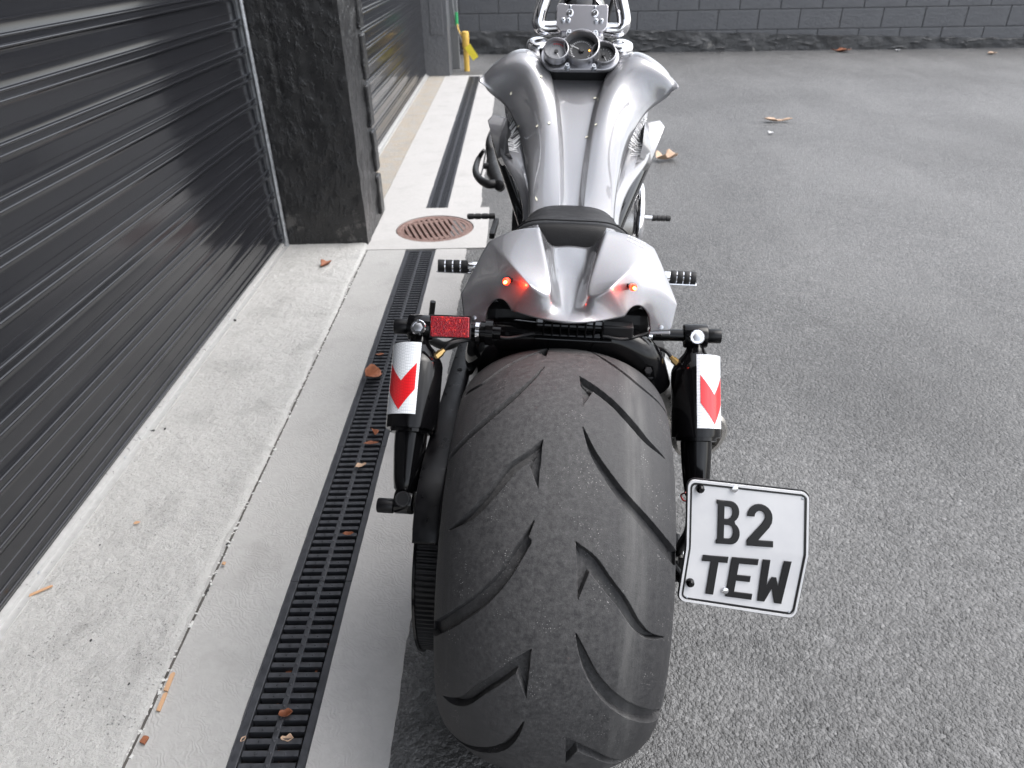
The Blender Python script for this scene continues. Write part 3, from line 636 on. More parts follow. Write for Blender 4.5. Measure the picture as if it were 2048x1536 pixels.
# belt guard strap
def on_drum(u, v, r):                    # nearest point on the cylinder of radius r about the axle
    d = BM @ ray(u, v); c_ = BM @ (CP-BO)-np.array([0, 0, AXZ]); A_ = d[1]**2+d[2]**2; B_ = c_[1]*d[1]+c_[2]*d[2]; C_ = c_[1]**2+c_[2]**2-r*r; D_ = max(0, B_*B_-A_*C_); t = (-B_-math.sqrt(D_))/A_; return c_+t*d+np.array([0, 0, AXZ])
gpts = [U(948, 650, z=.545), U(932, 700, z=.545), U(906, 790, z=.54), on_drum(882, 880, .197), on_drum(864, 960, .195), on_drum(853, 1040, .193), on_drum(850, 1088, .192)]
for q_ in gpts: q_[0] = max(-.201, min(-.182, q_[0]))
gpts = crspline(gpts, 6); w_ = np.interp(np.linspace(0, 1, len(gpts)), [0, .3, .6, 1], [.034, .036, .041, .039])
sec = [(-.5, -.012), (-.5, -.001), (-.47, .002), (-.4, .003), (.4, .003), (.47, .002), (.5, -.001), (.5, -.006)]
T_ = np.gradient(gpts, axis=0); T_ /= np.linalg.norm(T_, axis=1)[:, None]; X_ = np.array([1.0, 0, 0]); rows = []
for p, t, w in zip(gpts, T_, w_):
    n_ = unit(np.cross(X_, t)); n_ = n_ if n_[2] > 0 or n_[1] < -.5 else -n_; rows.append([p+X_*a*w+n_*b for a, b in sec])
bgd = part(MB().grid(np.array(rows)), 'belt_guard', 'black_satin', smooth=40); solid(bgd, .003)
for q in (4, 9): part(MB().lathe(gpts[q]+np.array([0, -.001, .002]), np.cross(T_[q], X_)*np.sign(np.cross(T_[q], X_)[2]), [(0, .005), (.002, .0045)], 8), 'screw', 'black_gloss', bgd)
# swingarm and rear frame
for s in (-1, 1):
    part(MB().box((s*.187, .3, AXZ-.005), (.03, .68, .075)), 'swingarm', 'black_satin', smooth=0, bevel=.01)
def sm(pts, r, name, mat, n=16, k=6, parent=None): P = crspline(pts, k); return part(MB().tube(P, r if np.isscalar(r) else np.interp(np.linspace(0, 1, len(P)), np.linspace(0, 1, len(r)), r), n), name, mat, parent, smooth=50)
sm([U(968, 745, z=.52), U(966, 705, z=.60), U(992, 671, z=.632), U(1075, 672, z=.64), U(1150, 676, z=.64), U(1230, 680, z=.637), U(1285, 712, z=.61), U(1306, 770, z=.55)], [.03, .03, .03, .026, .026, .028, .03, .03], 'rear_frame_tube', 'black_gloss', 20)
sm([U(1000, 690, z=.58), U(1100, 690, z=.60), U(1200, 695, z=.60), U(1290, 715, z=.56)], .05, 'inner_fender', 'black_plastic', 18)
part(MB().box((0, .30, .60), (.28, .22, .16)), 'tail_tray', 'black_plastic', smooth=0, bevel=.02)
# finned regulator under the tail
rg = U(1146, 668, y=.155); reg = part(MB().box(rg+np.array([0, .012, 0]), (.125, .02, .030)), 'regulator', 'black_gloss', smooth=0, bevel=.004)
for i in range(8): part(MB().box(rg+np.array([-.048+i*.0135, .002, .012]), (.003, .022, .034)), 'fin', 'black_gloss', reg, smooth=0, bevel=.001)
part(MB().box(rg+np.array([0, -.012, -.004]), (.125, .012, .006)), 'lip', 'black_gloss', reg, smooth=0, bevel=.002)
part(MB().box(U(1235, 660, y=.16), (.05, .02, .022)), 'connector', 'black_plastic', smooth=0, bevel=.003)

# ---------------- shocks
def shock(T, Bt, a0, a1, t0, t1, cut, side_):
    T, Bt = np.array(T), np.array(Bt); ax = unit(Bt-T); L = np.linalg.norm(Bt-T)
    r = empty('shock'); r.parent = bike; e1 = unit(np.cross(ax, [0, 1, 0])*1.0); e1 = e1 if e1[0] > 0 else -e1   # to the right
    e2 = unit(np.cross(ax, e1)); e2 = e2 if e2[1] < 0 else -e2                                                  # towards the rear
    RC = .0405
    part(MB().lathe(T, ax, [(.006, .012), (.02, .014), (.03, .019), (.045, .033), (.058, .0392), (.064, RC), (L*.585, RC), (L*.6, RC*.985), (L*.6, .022)], 40), 'canister', 'black_gloss', r, smooth=40)
    part(MB().lathe(T, ax, [(L*.6, .0335), (L*.62, .0335), (L*.625, .0255), (L*.7, .025), (L*.78, .0235), (L*.86, .0215), (L*.93, .019), (L*.96, .012)], 32), 'shock_body', 'black_gloss', r, smooth=40)
    part(MB().cyl(T-e1*.02, T+e1*.02, .0205, n=28, bev=.003), 'upper_eye', 'black_gloss', r)
    part(MB().cyl(T+e1*side_*.02, T+e1*side_*.043, .0125, n=20, bev=.002), 'mount_bolt', 'black_satin', r)
    c_ = part(MB().lathe(T+e2*.0185+ax*.006, e2, [(0, .0125), (.004, .0125), (.006, .011), (.006, .0085), (.005, .0085)], 28), 'bolt_cap', 'chrome', r)
    part(MB().lathe(T+e2*.0235+ax*.006, e2, [(0, .0075), (.0014, .0075), (.002, .005)], 6), 'hex_head', 'steel', r)
    part(MB().cyl(Bt-e1*.015, Bt+e1*.015, .019, n=24, bev=.003), 'lower_eye', 'black_gloss', r)
    part(MB().cyl(Bt+e1*side_*.016+ax*.008, Bt+e1*side_*.042+ax*.008, .0115, n=20, bev=.002), 'adjuster_knob', 'black_satin', r)
    b_ = part(MB().lathe(Bt+e2*.0165-ax*.003, e2, [(0, .012), (.003, .012), (.0038, .0115)], 28), 'badge', 'plate_black', r)
    part(MB().lathe(Bt+e2*.0185-ax*.003, e2, [(0, .0095), (.0022, .0095), (.0022, .0115), (0, .0115)], 28, caps=False), 'badge_ring', 'chrome', r)
    def cyl_pt(s, t, rad): a = R(a0+(a1-a0)*s); d = L*(t0+(t1-t0)*t); return T+ax*d+(RC+rad)*(math.sin(a)*e1+math.cos(a)*e2)
    pts = [[cyl_pt(s, t, .0006) for t in np.linspace(0, 1, 4)] for s in np.linspace(0, 1, 17)]
    st = part(MB().grid(np.array(pts)), 'reflector_sticker', 'sheet_white', r, smooth=60)
    mb = MB()
    for s0, s1, ta, tb in ((.1, .555, .28, .545), (.555, .93, .545, .29)):
        mb.grid(np.array([[cyl_pt(s, ta+(tb-ta)*(s-s0)/(s1-s0)+q*(.665-.28 if s0 < .5 else .4), .0011) if False else cyl_pt(s, (1-q)*(ta+(tb-ta)*(s-s0)/(s1-s0))+q*((.66 if s0 < .5 else .945)+((.945-.66) if s0 < .5 else (.66-.945))*(s-s0)/(s1-s0)), .0011) for q in np.linspace(0, 1, 4)] for s in np.linspace(s0, s1, 9)]))
    part(mb, 'arrow', 'sheet_red', r, smooth=60)
    ft = T+ax*.05+.033*(e1*(-side_)*.9+e2*.3); up = unit(-ax*.7-e1*side_*.7)
    part(MB().lathe(ft, up, [(0, .006), (.012, .006), (.012, .0045), (.018, .004)], 6), 'air_fitting', 'brass', r, smooth=0)
    hs_ = crspline([ft+up*.015, ft+up*.035, ft+up*.05+np.array([-side_*.03, .03, -.02]), ft+np.array([-side_*.09, .1, -.03])], 6); part(MB().tube(hs_, .0034, 8), 'air_line', 'black_plastic', r)
    return r
LT, LB = U(842, 655, z=.665), U(810, 1003, z=.462); RT, RB = U(1390, 672, z=.632), U(1393, 1015, z=.405)
shock(LT, LB, -70, 16, .125, .53, True, -1); shock(RT, RB, -6, 72, .13, .55, False, 1)
# cross shaft from frame to shock eyes with collars, red reflector on the left
for s, P0 in ((-1, LT), (1, RT)):
    inner = np.array([s*.105, P0[1]-.0, P0[2]-.002]); cs = part(MB().cyl(inner, P0-np.array([s*.018, 0, 0]), .0105, n=18), 'cross_shaft', 'black_gloss')
    part(MB().lathe(inner+np.array([s*.012, 0, 0]), (s, 0, 0), [(0, .021), (.012, .021), (.012, .017), (.02, .017)], 24), 'collar', 'black_gloss', cs)
    part(MB().lathe(inner+np.array([s*.034, 0, 0]), (s, 0, 0), [(0, .0165), (.006, .0165)], 24), 'chrome_collar', 'chrome', cs)
rc0, rc1 = U(862, 652, y=LT[1]-.035), U(939, 655, y=LT[1]-.035); rcx = unit(rc1-rc0); rcy = unit(np.cross(rcx, [0, -1, .45])); rcn = np.cross(rcx, rcy); rcn = rcn if rcn[1] < 0 else -rcn; rcy = unit(np.cross(rcn, rcx)); rcy = rcy if rcy[2] > 0 else -rcy
rl = np.linalg.norm(rc1-rc0); rw = .0158
rf = part(MB().prism([(0, -rw), (rl, -rw), (rl, rw), (0, rw)], rc0, rcx, rcy, rcn, .006), 'reflector', 'reflector', smooth=0, bevel=.0015)
part(MB().prism([(-.002, -rw-.002), (rl+.002, -rw-.002), (rl+.002, rw+.002), (-.002, rw+.002)], rc0-rcn*.004, rcx, rcy, rcn, .0055), 'reflector_housing', 'black_plastic', rf, smooth=0)
# stand lever behind the left shock
part(MB().tube([U(866, 603, z=.30), U(862, 640, z=.24), U(872, 690, z=.14)], .0085, 12), 'lever', 'black_plastic', smooth=50)
part(MB().tube(crspline([U(862, 680, z=.3), U(890, 692, z=.3), U(915, 682, z=.32), U(945, 660, z=.4)], 5), .012, 10), 'stand_link', 'black_plastic', smooth=50)

# ---------------- tail cowl
V = {}
V['A'] = SY((1084.6, 453.8), (1216.5, 463.5), .79); V['B'] = SY((1021.7, 456.8), (1264, 469), .785); V['C'] = SY((986.5, 479.6), (1320, 498), .768)
V['D'] = SY((966, 509), (1328, 526), .75); V['E'] = SY((922, 588), (1355.6, 605.6), .70); V['F'] = SY((928, 641), (1343, 661), .662); V['G'] = SY((966, 647), (1297, 662), .66)
V['H'] = SY((1004, 590), (1292, 614), .71); V['I'] = SY((1042, 626), (1269, 632), .695); V['J'] = np.array([0, .108, .70]); V['J2'] = SY((1095, 637), (1212, 648), .697)
V['Kt'] = SY((1074, 567.5), (1235.5, 579), .745); V['K'] = SY((1121, 605), (1174, 611.5), .72); V['AK'] = SY((1108, 528), (1196, 540), .757)
V['M'] = SY((1112, 494), (1191, 499), .735); V['Mc'] = np.array([0, .338, .738]); V['f1'] = SY((1121, 548), (1189, 556), .728); V['f1c'] = np.array([0, .235, .727])
V['f2'] = SY((1131, 604), (1166, 610), .705); V['f2c'] = np.array([0, .145, .703])
V['Cm'] = SY((1030, 521), (1277, 538), .760); V['N'] = SY((962, 560), (1328, 575), .728); V['Q'] = SY((1006, 548), (1285, 562), .742); V['L1'] = SY((1022, 570), (1266, 582), .728)
V['Gh'] = SY((984, 606), (1308, 632), .69); V['Hi'] = SY((1026, 600), (1276, 614), .708)
V['Ae'] = V['A']+np.array([.004, .05, -.012]); V['Be'] = V['B']+np.array([.008, .05, -.02]); V['Ce'] = V['C']+np.array([.006, .045, -.03]); V['De'] = V['D']+np.array([.0, .05, -.05]); V['Ee'] = V['E']+np.array([-.008, .06, -.03])
FA = [('A', 'B', 'Cm', 'AK'), ('B', 'C', 'Cm'), ('AK', 'Cm', 'Kt', 'K'), ('C', 'D', 'N', 'Q', 'Cm')[:0] or ('C', 'D', 'N', 'Q'), ('C', 'Q', 'Cm'), ('Cm', 'Q', 'L1', 'Kt'), ('D', 'E', 'N'), ('N', 'E', 'F', 'Gh'), ('F', 'G', 'Gh'),
      ('N', 'Gh', 'H', 'Q'), ('Q', 'H', 'Hi', 'L1'), ('L1', 'Hi', 'I', 'Kt'), ('Kt', 'I', 'J2', 'K'), ('M', 'A', 'AK', 'f1'), ('f1', 'AK', 'K', 'f2'), ('f2', 'K', 'J2', 'Jx'), ('Mc', 'M', 'f1', 'f1c'), ('f1c', 'f1', 'f2', 'f2c'), ('f2c', 'f2', 'Jx'),
      ('A', 'Ae', 'Be', 'B'), ('B', 'Be', 'Ce', 'C'), ('C', 'Ce', 'De', 'D'), ('D', 'De', 'Ee', 'E')]
FA = [tuple('J' if n_ == 'Jx' else n_ for n_ in f) for f in FA]
SHARP = {('A', 'AK'): .96, ('AK', 'K'): .8, ('C', 'Cm'): .96, ('Cm', 'Kt'): .96, ('Kt', 'K'): .7, ('Kt', 'I'): .96, ('B', 'C'): .7, ('A', 'B'): .75, ('C', 'D'): .65, ('D', 'E'): .8, ('M', 'f1'): .3, ('Kt', 'L1'): .0, ('K', 'J'): .3, ('f2', 'J'): .2, ('D', 'N'): .0, ('A', 'M'): .6, ('N', 'E'): .25}
cen_names = {'J', 'Mc', 'f1c', 'f2c'}
vs, idx, fs = [], {}, []
for s in (1, -1):
    for n_, p in V.items():
        if n_ in cen_names and s == -1: idx[(n_, -1)] = idx[(n_, 1)]; continue
        idx[(n_, s)] = len(vs); vs.append((s*p[0], p[1], p[2]))
for s in (1, -1):
    for f in FA:
        q = [idx[(n_, s)] for n_ in f]; fs.append(tuple(q if s == 1 else q[::-1]))
me = bpy.data.meshes.new('tail_cowl'); me.from_pydata(vs, [], fs); me.materials.append(MT['silver'])
bm = bmesh.new(); bm.from_mesh(me); bmesh.ops.recalc_face_normals(bm, faces=bm.faces)
if sum(f.normal.z for f in bm.faces) < 0: bmesh.ops.reverse_faces(bm, faces=bm.faces)
cl = bm.edges.layers.float.new('crease_edge'); inv = {v: k_[0] for k_, v in idx.items()}
for e in bm.edges:
    a, b = inv[e.verts[0].index], inv[e.verts[1].index]; e[cl] = SHARP.get((a, b), SHARP.get((b, a), 0))
    if e.is_boundary: e[cl] = max(e[cl], .75)
vl = bm.verts.layers.float.new('crease_vert')
for v in bm.verts: v[vl] = {'F': .95, 'G': .9, 'E': .8, 'C': .85, 'I': .88, 'A': .85, 'K': .0, 'Kt': .6, 'D': .4}.get(inv[v.index], 0)
for f in bm.faces: f.smooth = True
bm.to_mesh(me); bm.free()
tail = link('tail_cowl', me, bike); subsurf(tail, 4); solid(tail, .004)
for s in (-1, 1):                        # fender flaps inside the arches with their screws
    p = V['F']*[s, 1, 1]; g_ = V['G']*[s, 1, 1]
    part(MB().prism([(-.02, -.014), (.016, -.012), (.014, .02), (-.012, .03)], (p+g_)/2+np.array([0, .004, .006]), (s, 0, 0), unit([0, .45, .9]), unit([0, .9, -.45]), .004), 'flap', 'silver', tail, smooth=0, bevel=.002)
    part(MB().lathe((p+g_)/2+np.array([0, .002, .006]), unit([0, -.9, .45]), [(0, .004), (.0025, .0035), (.003, .001)], 12), 'screw', 'steel', tail)
    h_ = V['Gh']*[s, 1, 1]+np.array([-s*.022, .028, -.034]); part(MB().lathe(h_, unit([0, -.85, .5]), [(0, .0085), (.004, .0085), (.004, .0055), (.008, .005)], 18), 'bolt', 'chrome', tail)
    h2 = V['H']*[s, 1, 1]; part(MB().tube(crspline([h2+np.array([s*.03, .06, -.05]), h2+np.array([s*.012, .045, -.012]), h2+np.array([-s*.015, .05, -.03]), h2+np.array([-s*.03, .06, -.06])], 5), .012, 12), 'arch_liner', 'black_plastic', tail, smooth=50)
for l_, r_, s in (((1020.8, 558.7), (1272, 572), -1), ((1020.8, 558.7), (1272, 572), 1)):
    p = SY(l_, r_, .742)*np.array([s, 1, 1]); p[1] -= .006; dirr = unit([s*.1, -.9, .25])
    tl = part(MB().lathe(p-dirr*.006, dirr, [(0, .003), (.003, .0052), (.010, .0058), (.0135, .0053), (.016, .004), (.0172, .0016)], 24), 'tail_light', 'glow')
    part(MB().lathe(p-dirr*.012, dirr, [(0, .006), (.0125, .0066), (.0135, .0063)], 24, caps=False), 'housing', 'black_gloss', tl)
    part(MB().lathe(p+dirr*.0105, dirr, [(0, .0024), (.006, .0022), (.0075, .0012)], 12), 'bulb', 'glow_core', tl)
    part(MB().cyl(p-dirr*.01, p-dirr*.01-np.array([s*.016, -.012, .004]), .004, n=10), 'stalk', 'black_gloss', tl)
    ld = bpy.data.lights.new('tail_lamp', 'POINT'); ld.energy = .04; ld.color = (1, .04, .02); ld.shadow_soft_size = .006
    lo = bpy.data.objects.new('lamp_glow', ld); COL.objects.link(lo); lo.parent = tl; lo.location = tuple(p+dirr*.012+np.array([-s*.016, -.004, .002]))

# ---------------- seat
rows = []
for y, hw, z, dz in [(.672, .088, .69, .05), (.655, .094, .706, .06), (.62, .099, .715, .07), (.54, .105, .726, .075), (.45, .113, .746, .08), (.405, .118, .762, .085), (.388, .119, .762, .085), (.376, .117, .752, .08), (.364, .108, .73, .06), (.352, .10, .70, .03)]:
    rows.append([(x*hw, y+.010*(1-x*x)*(1 if y > .6 else -.4), z-dz*abs(x)**5*.5-(dz*.8 if abs(x) > .99 else 0)) for x in (-1, -.98, -.93, -.82, -.6, -.3, 0, .3, .6, .82, .93, .98, 1)])
seat = part(MB().grid(np.array(rows)), 'seat', 'leather', smooth=60); subsurf(seat, 2)
sx = [(x*.117, .393-.005*(1-x*x), .7655-.085*abs(x)**5*.5) for x in np.linspace(-.93, .93, 25)]
part(MB().tube(sx, .0016, 6), 'seam', 'black_plastic', seat, smooth=50)

# ---------------- tank cover
g_px = [((1128.6, 413), (1165, 414), .70), ((1128, 369), (1168, 369), .722), ((1125.6, 301), (1176, 301), .765), ((1122, 246), (1186, 246), .805), ((1118, 208), (1194, 208), .84), ((1111, 175), (1201, 178), .87), ((1102, 146), (1207, 151), .897), ((1080, 114), (1224, 124), .94)]
c_px = [((1060, 418), (1232, 416), .69), ((1058, 365), (1239, 356), .715), ((1047, 301), (1249, 301), .75), ((1032, 254), (1264, 254), .785), ((1014, 216), (1283, 219), .815), ((990, 187), (1313, 192), .852), ((948, 160), (1356, 171), .894), ((985, 124), (1326, 134), .925)]
b_px = [((1046, 428), (1246, 428), .655), ((1030, 366), (1262, 364), .668), ((1018, 306), (1361, 303), .69), ((1008, 262), (1292, 262), .715), ((1002, 232), (1298, 232), .735), ((1000, 215), (1300, 217), .75), ((1000, 205), (1300, 205), .765), ((1000, 190), (1300, 190), .79)]
hump = [.004, .009, .017, .027, .036, .043, .050, .034]; chan = [.007, .008, .010, .012, .014, .017, .02, .03]
YG = [.67, .76, .90, 1.0, 1.06, 1.105, 1.145, 1.19]; YC = [.01, .03, .04, .04, .03, .01, -.04, -.01]
def TG(i): return SP(*g_px[i][:2], YG[i])
def TC(i): return SP(*c_px[i][:2], YG[i]+YC[i])
def TBt(i): return SP(*b_px[i][:2], YG[i]+YC[i]+.05)
rows = []
def tank_row(g_, c_, b_, h, d, fl):
    xg = g_[0]; L = lambda t: g_+(c_-g_)*t
    cols = [np.array([0, g_[1], g_[2]-d]), np.array([xg-.013, g_[1], g_[2]-d]), np.array([xg-.005, g_[1], g_[2]-d+.0015]), np.array([xg+.001, g_[1], g_[2]-.001]), np.array([xg+.006, g_[1], g_[2]+.004+h*.12])]
    for t, k_ in ((.3, .86-.0*fl), (.52, 1.0-.05*fl), (.74, .8-.18*fl), (.9, .42-.14*fl)): cols.append(L(t)+np.array([0, 0, h*k_+.004]))
    cols += [L(.965)+np.array([0, 0, .003]), c_+np.array([0, 0, -.003]), c_+np.array([-.001, 0, -.013]), c_+np.array([-.012, 0, -.022])]
    cols += [c_+(b_-c_)*.45+np.array([-.012-.02*fl, 0, -.004]), c_+(b_-c_)*.8+np.array([-.006-.012*fl, 0, 0]), b_, b_+np.array([-.03, 0, -.03])]
    return cols
for i in range(8):
    rows.append(tank_row(TG(i), TC(i), TBt(i), hump[i], chan[i], min(1, i/5)))
g8, c8, b8 = TG(7)+[0, .05, -.012], TC(7)+[-.03, .05, -.03], TBt(7)+[0, .05, 0]; rows.append(tank_row(g8, c8, b8, .028, .04, 0))
g9, c9, b9 = g8+[0, .035, -.05], c8+[-.03, .03, -.06], b8+[-.01, .03, -.03]; rows.append(tank_row(g9, c9, b9, .01, .02, 0))
first = [p+np.array([0, -.03, -.012]) for p in rows[0]]; rows.insert(0, first)
RR = np.array(rows); full = np.concatenate([RR[:, :0:-1]*[-1, 1, 1], RR], 1)
tank = part(MB().grid(full), 'tank_cover', 'silver', smooth=180)
if sum(f.normal.z*f.area for f in tank.data.polygons) < 0: tank.data.flip_normals()
bm = bmesh.new(); bm.from_mesh(tank.data); bm.verts.ensure_lookup_table(); cl = bm.edges.layers.float.new('crease_edge'); vl = bm.verts.layers.float.new('crease_vert'); nc = full.shape[1]; mid_ = (nc-1)//2
CW = {10: .75, 4: .55, 2: .3, 9: .2, 12: .3}
for e in bm.edges:
    (i0, j0), (i1, j1) = divmod(e.verts[0].index, nc), divmod(e.verts[1].index, nc)
    if j0 == j1: e[cl] = CW.get(abs(j0-mid_), 0)
for v in bm.verts:
    i0, j0 = divmod(v.index, nc)
    if i0 == 7 and abs(j0-mid_) == 10: v[vl] = .85
bm.to_mesh(tank.data); bm.free()
subsurf(tank, 3)
# side fins
for s in (-1, 1):
    def q(l, r, z): return SY(l, r, z)*np.array([s, 1, 1])
    q = lambda l, r, y: SP(l, r, y)*np.array([s, 1, 1]); a = q((1010, 242), (1292, 236), 1.07); b = q((984, 228), (1320, 238), 1.09); c_ = q((974, 240), (1332, 250), 1.07); d = q((1000, 285), (1303, 361), .99); e = q((1018, 310), (1279, 310), .92); f = q((1014, 290), (1284, 285), .96)
    dn = np.array([-s*.012, .01, -.024])
    mb = MB(); T_ = [a, b, c_, d, e, f]; mid = (a+c_+d+f)/4+np.array([0, 0, -.006])
    mb.add(T_+[mid]+[p+dn for p in T_], [(0, 1, 2, 6), (6, 2, 3), (6, 3, 5), (6, 5, 0), (5, 3, 4), (1, 8, 9, 2), (2, 9, 10, 3), (3, 10, 11, 4), (0, 7, 8, 1), (7, 12, 11, 10, 9, 8)])
    fin = part(mb, 'side_fin', 'silver', smooth=40); fin.modifiers.new('bevel', 'BEVEL').width = .005; fin.modifiers[0].segments = 3
# black frame covers below the tank, engine, covers
for s in (-1, 1):
    P_ = [SY((985, 262), (1312, 272), .70)*np.array([s, 1, 1]), SY((992, 300), (1304, 300), .675)*np.array([s, 1, 1]), SY((1005, 340), (1291, 340), .655)*np.array([s, 1, 1]), SY((1022, 390), (1271, 392), .635)*np.array([s, 1, 1]), SY((1040, 440), (1253, 440), .615)*np.array([s, 1, 1]), SY((1050, 480), (1240, 480), .59)*np.array([s, 1, 1])]
    P_ = [p-np.array([s*.022, 0, .01]) for p in P_]; sm(P_, [.03, .028, .025, .023, .022, .022], 'frame_rail', 'black_gloss', 18)
part(MB().box((0, .85, .5), (.2, .62, .3)), 'engine', 'black_satin', smooth=0, bevel=.03)
part(MB().box((0, .62, .62), (.15, .5, .1)), 'air_box', 'black_plastic', smooth=0, bevel=.02)
part(MB().box((0, 1.12, .62), (.26, .16, .34)), 'radiator', 'black_plastic', smooth=0, bevel=.03)
cc = U(1279, 445, z=.43); cc = np.array([.165, cc[1], .43])
cv = part(MB().lathe(cc, (1, 0, 0), [(-.08, .11), (.045, .115), (.058, .10), (.066, .06), (.068, .0)], 56), 'clutch_cover', 'exhaust', smooth=40)
part(MB().lathe(cc+np.array([.03, 0, 0]), (1, 0, 0), [(0, .118), (.008, .128), (.018, .132), (.028, .128), (.032, .118), (.02, .11)], 64, caps=False), 'cover_ring', 'chrome', cv, smooth=60)
part(MB().lathe(np.array([-.1, cc[1]-.05, .43]), (-1, 0, 0), [(-.05, .1), (.06, .105), (.075, .09), (.08, .0)], 48), 'stator_cover', 'black_satin', smooth=40)
part(MB().cyl((.14, .62, .47), (.16, .8, .50), .028, .03, 20), 'header_pipe', 'chrome')
ex = [U(1296, 722, z=.37), U(1330, 775, z=.38), U(1368, 825, z=.385), U(1398, 868, z=.385)]
part(MB().tube(crspline([ex[0]+(ex[0]-ex[1])*2.2]+ex, 8), np.interp(np.linspace(0, 1, 33), [0, .2, .6, 1], [.03, .046, .052, .054]), 28), 'muffler', 'exhaust', smooth=50)
part(MB().lathe(ex[3], unit(ex[3]-ex[2]), [(-.01, .056), (.006, .056), (.012, .05), (.012, .042), (-.03, .04)], 32, caps=False), 'muffler_tip', 'exhaust', smooth=40)
# ---------------- foot pegs
def peg(pin, pout, r, name):
    pin, pout = np.array(pin), np.array(pout); a = unit(pout-pin); L = np.linalg.norm(pout-pin)
    root = part(MB().cyl(pin-a*.03, pin+a*.012, r*.75, n=18, bev=.002), name, 'chrome')
    part(MB().box((pin+pout)/2+np.array([0, 0, -r*.75]), (L, r*2.1, r*.3)), 'peg_plate', 'chrome', root, smooth=0, bevel=.003)
    n = 4
    for i in range(n):
        p0 = pin+a*(.012+(L-.012)*i/n); p1 = pin+a*(.012+(L-.012)*(i+.86)/n)
        part(MB().cyl(p0, p1, r, n=24, bev=.002), 'rubber', 'grip_rubber', root)
        if i: part(MB().cyl(p0-a*(L/n*.13), p0, r*.86, n=20), 'peg_band', 'chrome', root)
peg(U(944, 533, z=.45), U(874, 531, z=.452), .0165, 'foot_peg'); peg(U(1332, 553, z=.45), U(1394, 557, z=.452), .0175, 'foot_peg')
def fpeg(pin, pout, name):
    pin, pout = np.array(pin), np.array(pout); a = unit(pout-pin); L = np.linalg.norm(pout-pin); prof = [(0, .009)]
    for i in range(4): prof += [(L*(i+.08)/4, .0105), (L*(i+.8)/4, .0105), (L*(i+.82)/4, .0085), (L*(i+.98)/4, .0085)]
    return part(MB().lathe(pin, a, prof, 18), name, 'grip_rubber', smooth=30)
fl = U(990, 432, z=.36); f1_ = fpeg(fl, U(934, 433, z=.36), 'forward_peg'); part(MB().box(fl+np.array([.004, -.07, -.02]), (.018, .16, .02)), 'peg_arm', 'black_plastic', f1_, smooth=0, bevel=.003)
fr = U(1304, 436, z=.36); f2_ = fpeg(fr, U(1341, 437, z=.36), 'forward_peg'); part(MB().cyl(fr-np.array([.05, 0, 0]), fr, .008, n=14), 'peg_mount', 'chrome', f2_)
# control linkage on the left: dark lever loop and housing
LZ = .42
sm([U(968, 300, z=LZ+.04), U(957, 318, z=LZ), U(951, 340, z=LZ), U(958, 357, z=LZ), U(975, 368, z=LZ), U(990, 368, z=LZ)], [.007, .011, .013, .014, .016, .016], 'shift_lever', 'black_plastic', 12)
lk = sm([U(985, 262, z=LZ+.06), U(978, 285, z=LZ+.04), U(985, 310, z=LZ), U(990, 345, z=LZ-.02), U(1000, 372, z=LZ-.03)], [.012, .014, .026, .034, .022], 'shift_linkage', 'black_plastic', 12)
part(MB().tube([U(972, 300, z=LZ), U(966, 335, z=LZ), U(962, 350, z=LZ)], .003, 8), 'shift_rod', 'black_plastic', lk, smooth=50)
part(MB().lathe(U(972, 332, z=LZ), (1, 0, 0), [(-.01, .012), (.01, .012), (.01, .007), (-.01, .007)], 18, caps=False), 'rod_end', 'black_plastic', lk)
part(MB().lathe(U(999, 372, z=LZ-.02), unit([-.2, -.8, .5]), [(-.01, .02), (.01, .02), (.014, .012)], 18), 'pivot_bolt', 'black_satin', lk)

# ---------------- gauges
GN = unit([0, -math.cos(R(44)), math.sin(R(44))]); GX = np.array([1.0, 0, 0]); GY = np.cross(GN, GX); GY = GY if GY[2] > 0 else -GY
gauges = empty('gauge_cluster'); gauges.parent = bike
def gpt(u, v, y): return U(u, v, y=y)
def gauge(c_, r, dial, nt, needle, deep, off=0.0):
    c_ = c_+GN*off
    b = part(MB().lathe(c_-GN*deep, GN, [(0, r*.98), (deep*.55, r), (deep*.9, r*.985), (deep, r*.955), (deep*1.02, r*.92), (deep*.9, r*.875), (.004, r*.86)], 48, caps=False), 'bezel', 'bezel', gauges, smooth=50)
    dc = c_-GN*(deep-.006)
    part(MB().lathe(dc, GN, [(-.002, r*.87), (0, r*.87)], 40), 'dial', dial, gauges)
    mb = MB()
    for i in range(nt):
        a = R(225-270*i/(nt-1)); d = GX*math.cos(a)+GY*math.sin(a); t = np.cross(GN, d); p = dc+GN*.0005+d*r*.56
        mb.add([p-d*r*.05-t*r*.012, p+d*r*.05-t*r*.012, p+d*r*.05+t*r*.012, p-d*r*.05+t*r*.012], [(0, 1, 2, 3)])
    part(mb, 'ticks', 'white_ink' if dial == 'dial' else 'plate_black', gauges, smooth=0)
    if dial == 'dial_grey':
        mb = MB()
        for i in range(5):
            a = R(105-14*i); d = GX*math.cos(a)+GY*math.sin(a); t = np.cross(GN, d); p = dc+GN*.0006+d*r*.72; mb.add([p-d*r*.05-t*r*.06, p+d*r*.05-t*r*.06, p+d*r*.05+t*r*.06, p-d*r*.05+t*r*.06], [(0, 1, 2, 3)])
        part(mb, 'red_zone', 'red_ink', gauges, smooth=0)
    a = R(needle); d = GX*math.cos(a)+GY*math.sin(a); t = np.cross(GN, d); p = dc+GN*.003
    part(MB().add([p-t*r*.018, p+t*r*.018, p+d*r*.7+t*r*.008, p+d*r*.7-t*r*.008], [(0, 1, 2, 3)]), 'needle', 'white_ink', gauges, smooth=0)
    part(MB().lathe(dc, GN, [(0, r*.15), (.005, r*.15), (.006, r*.12)], 18), 'needle_hub', 'dial', gauges)
    return b, dc
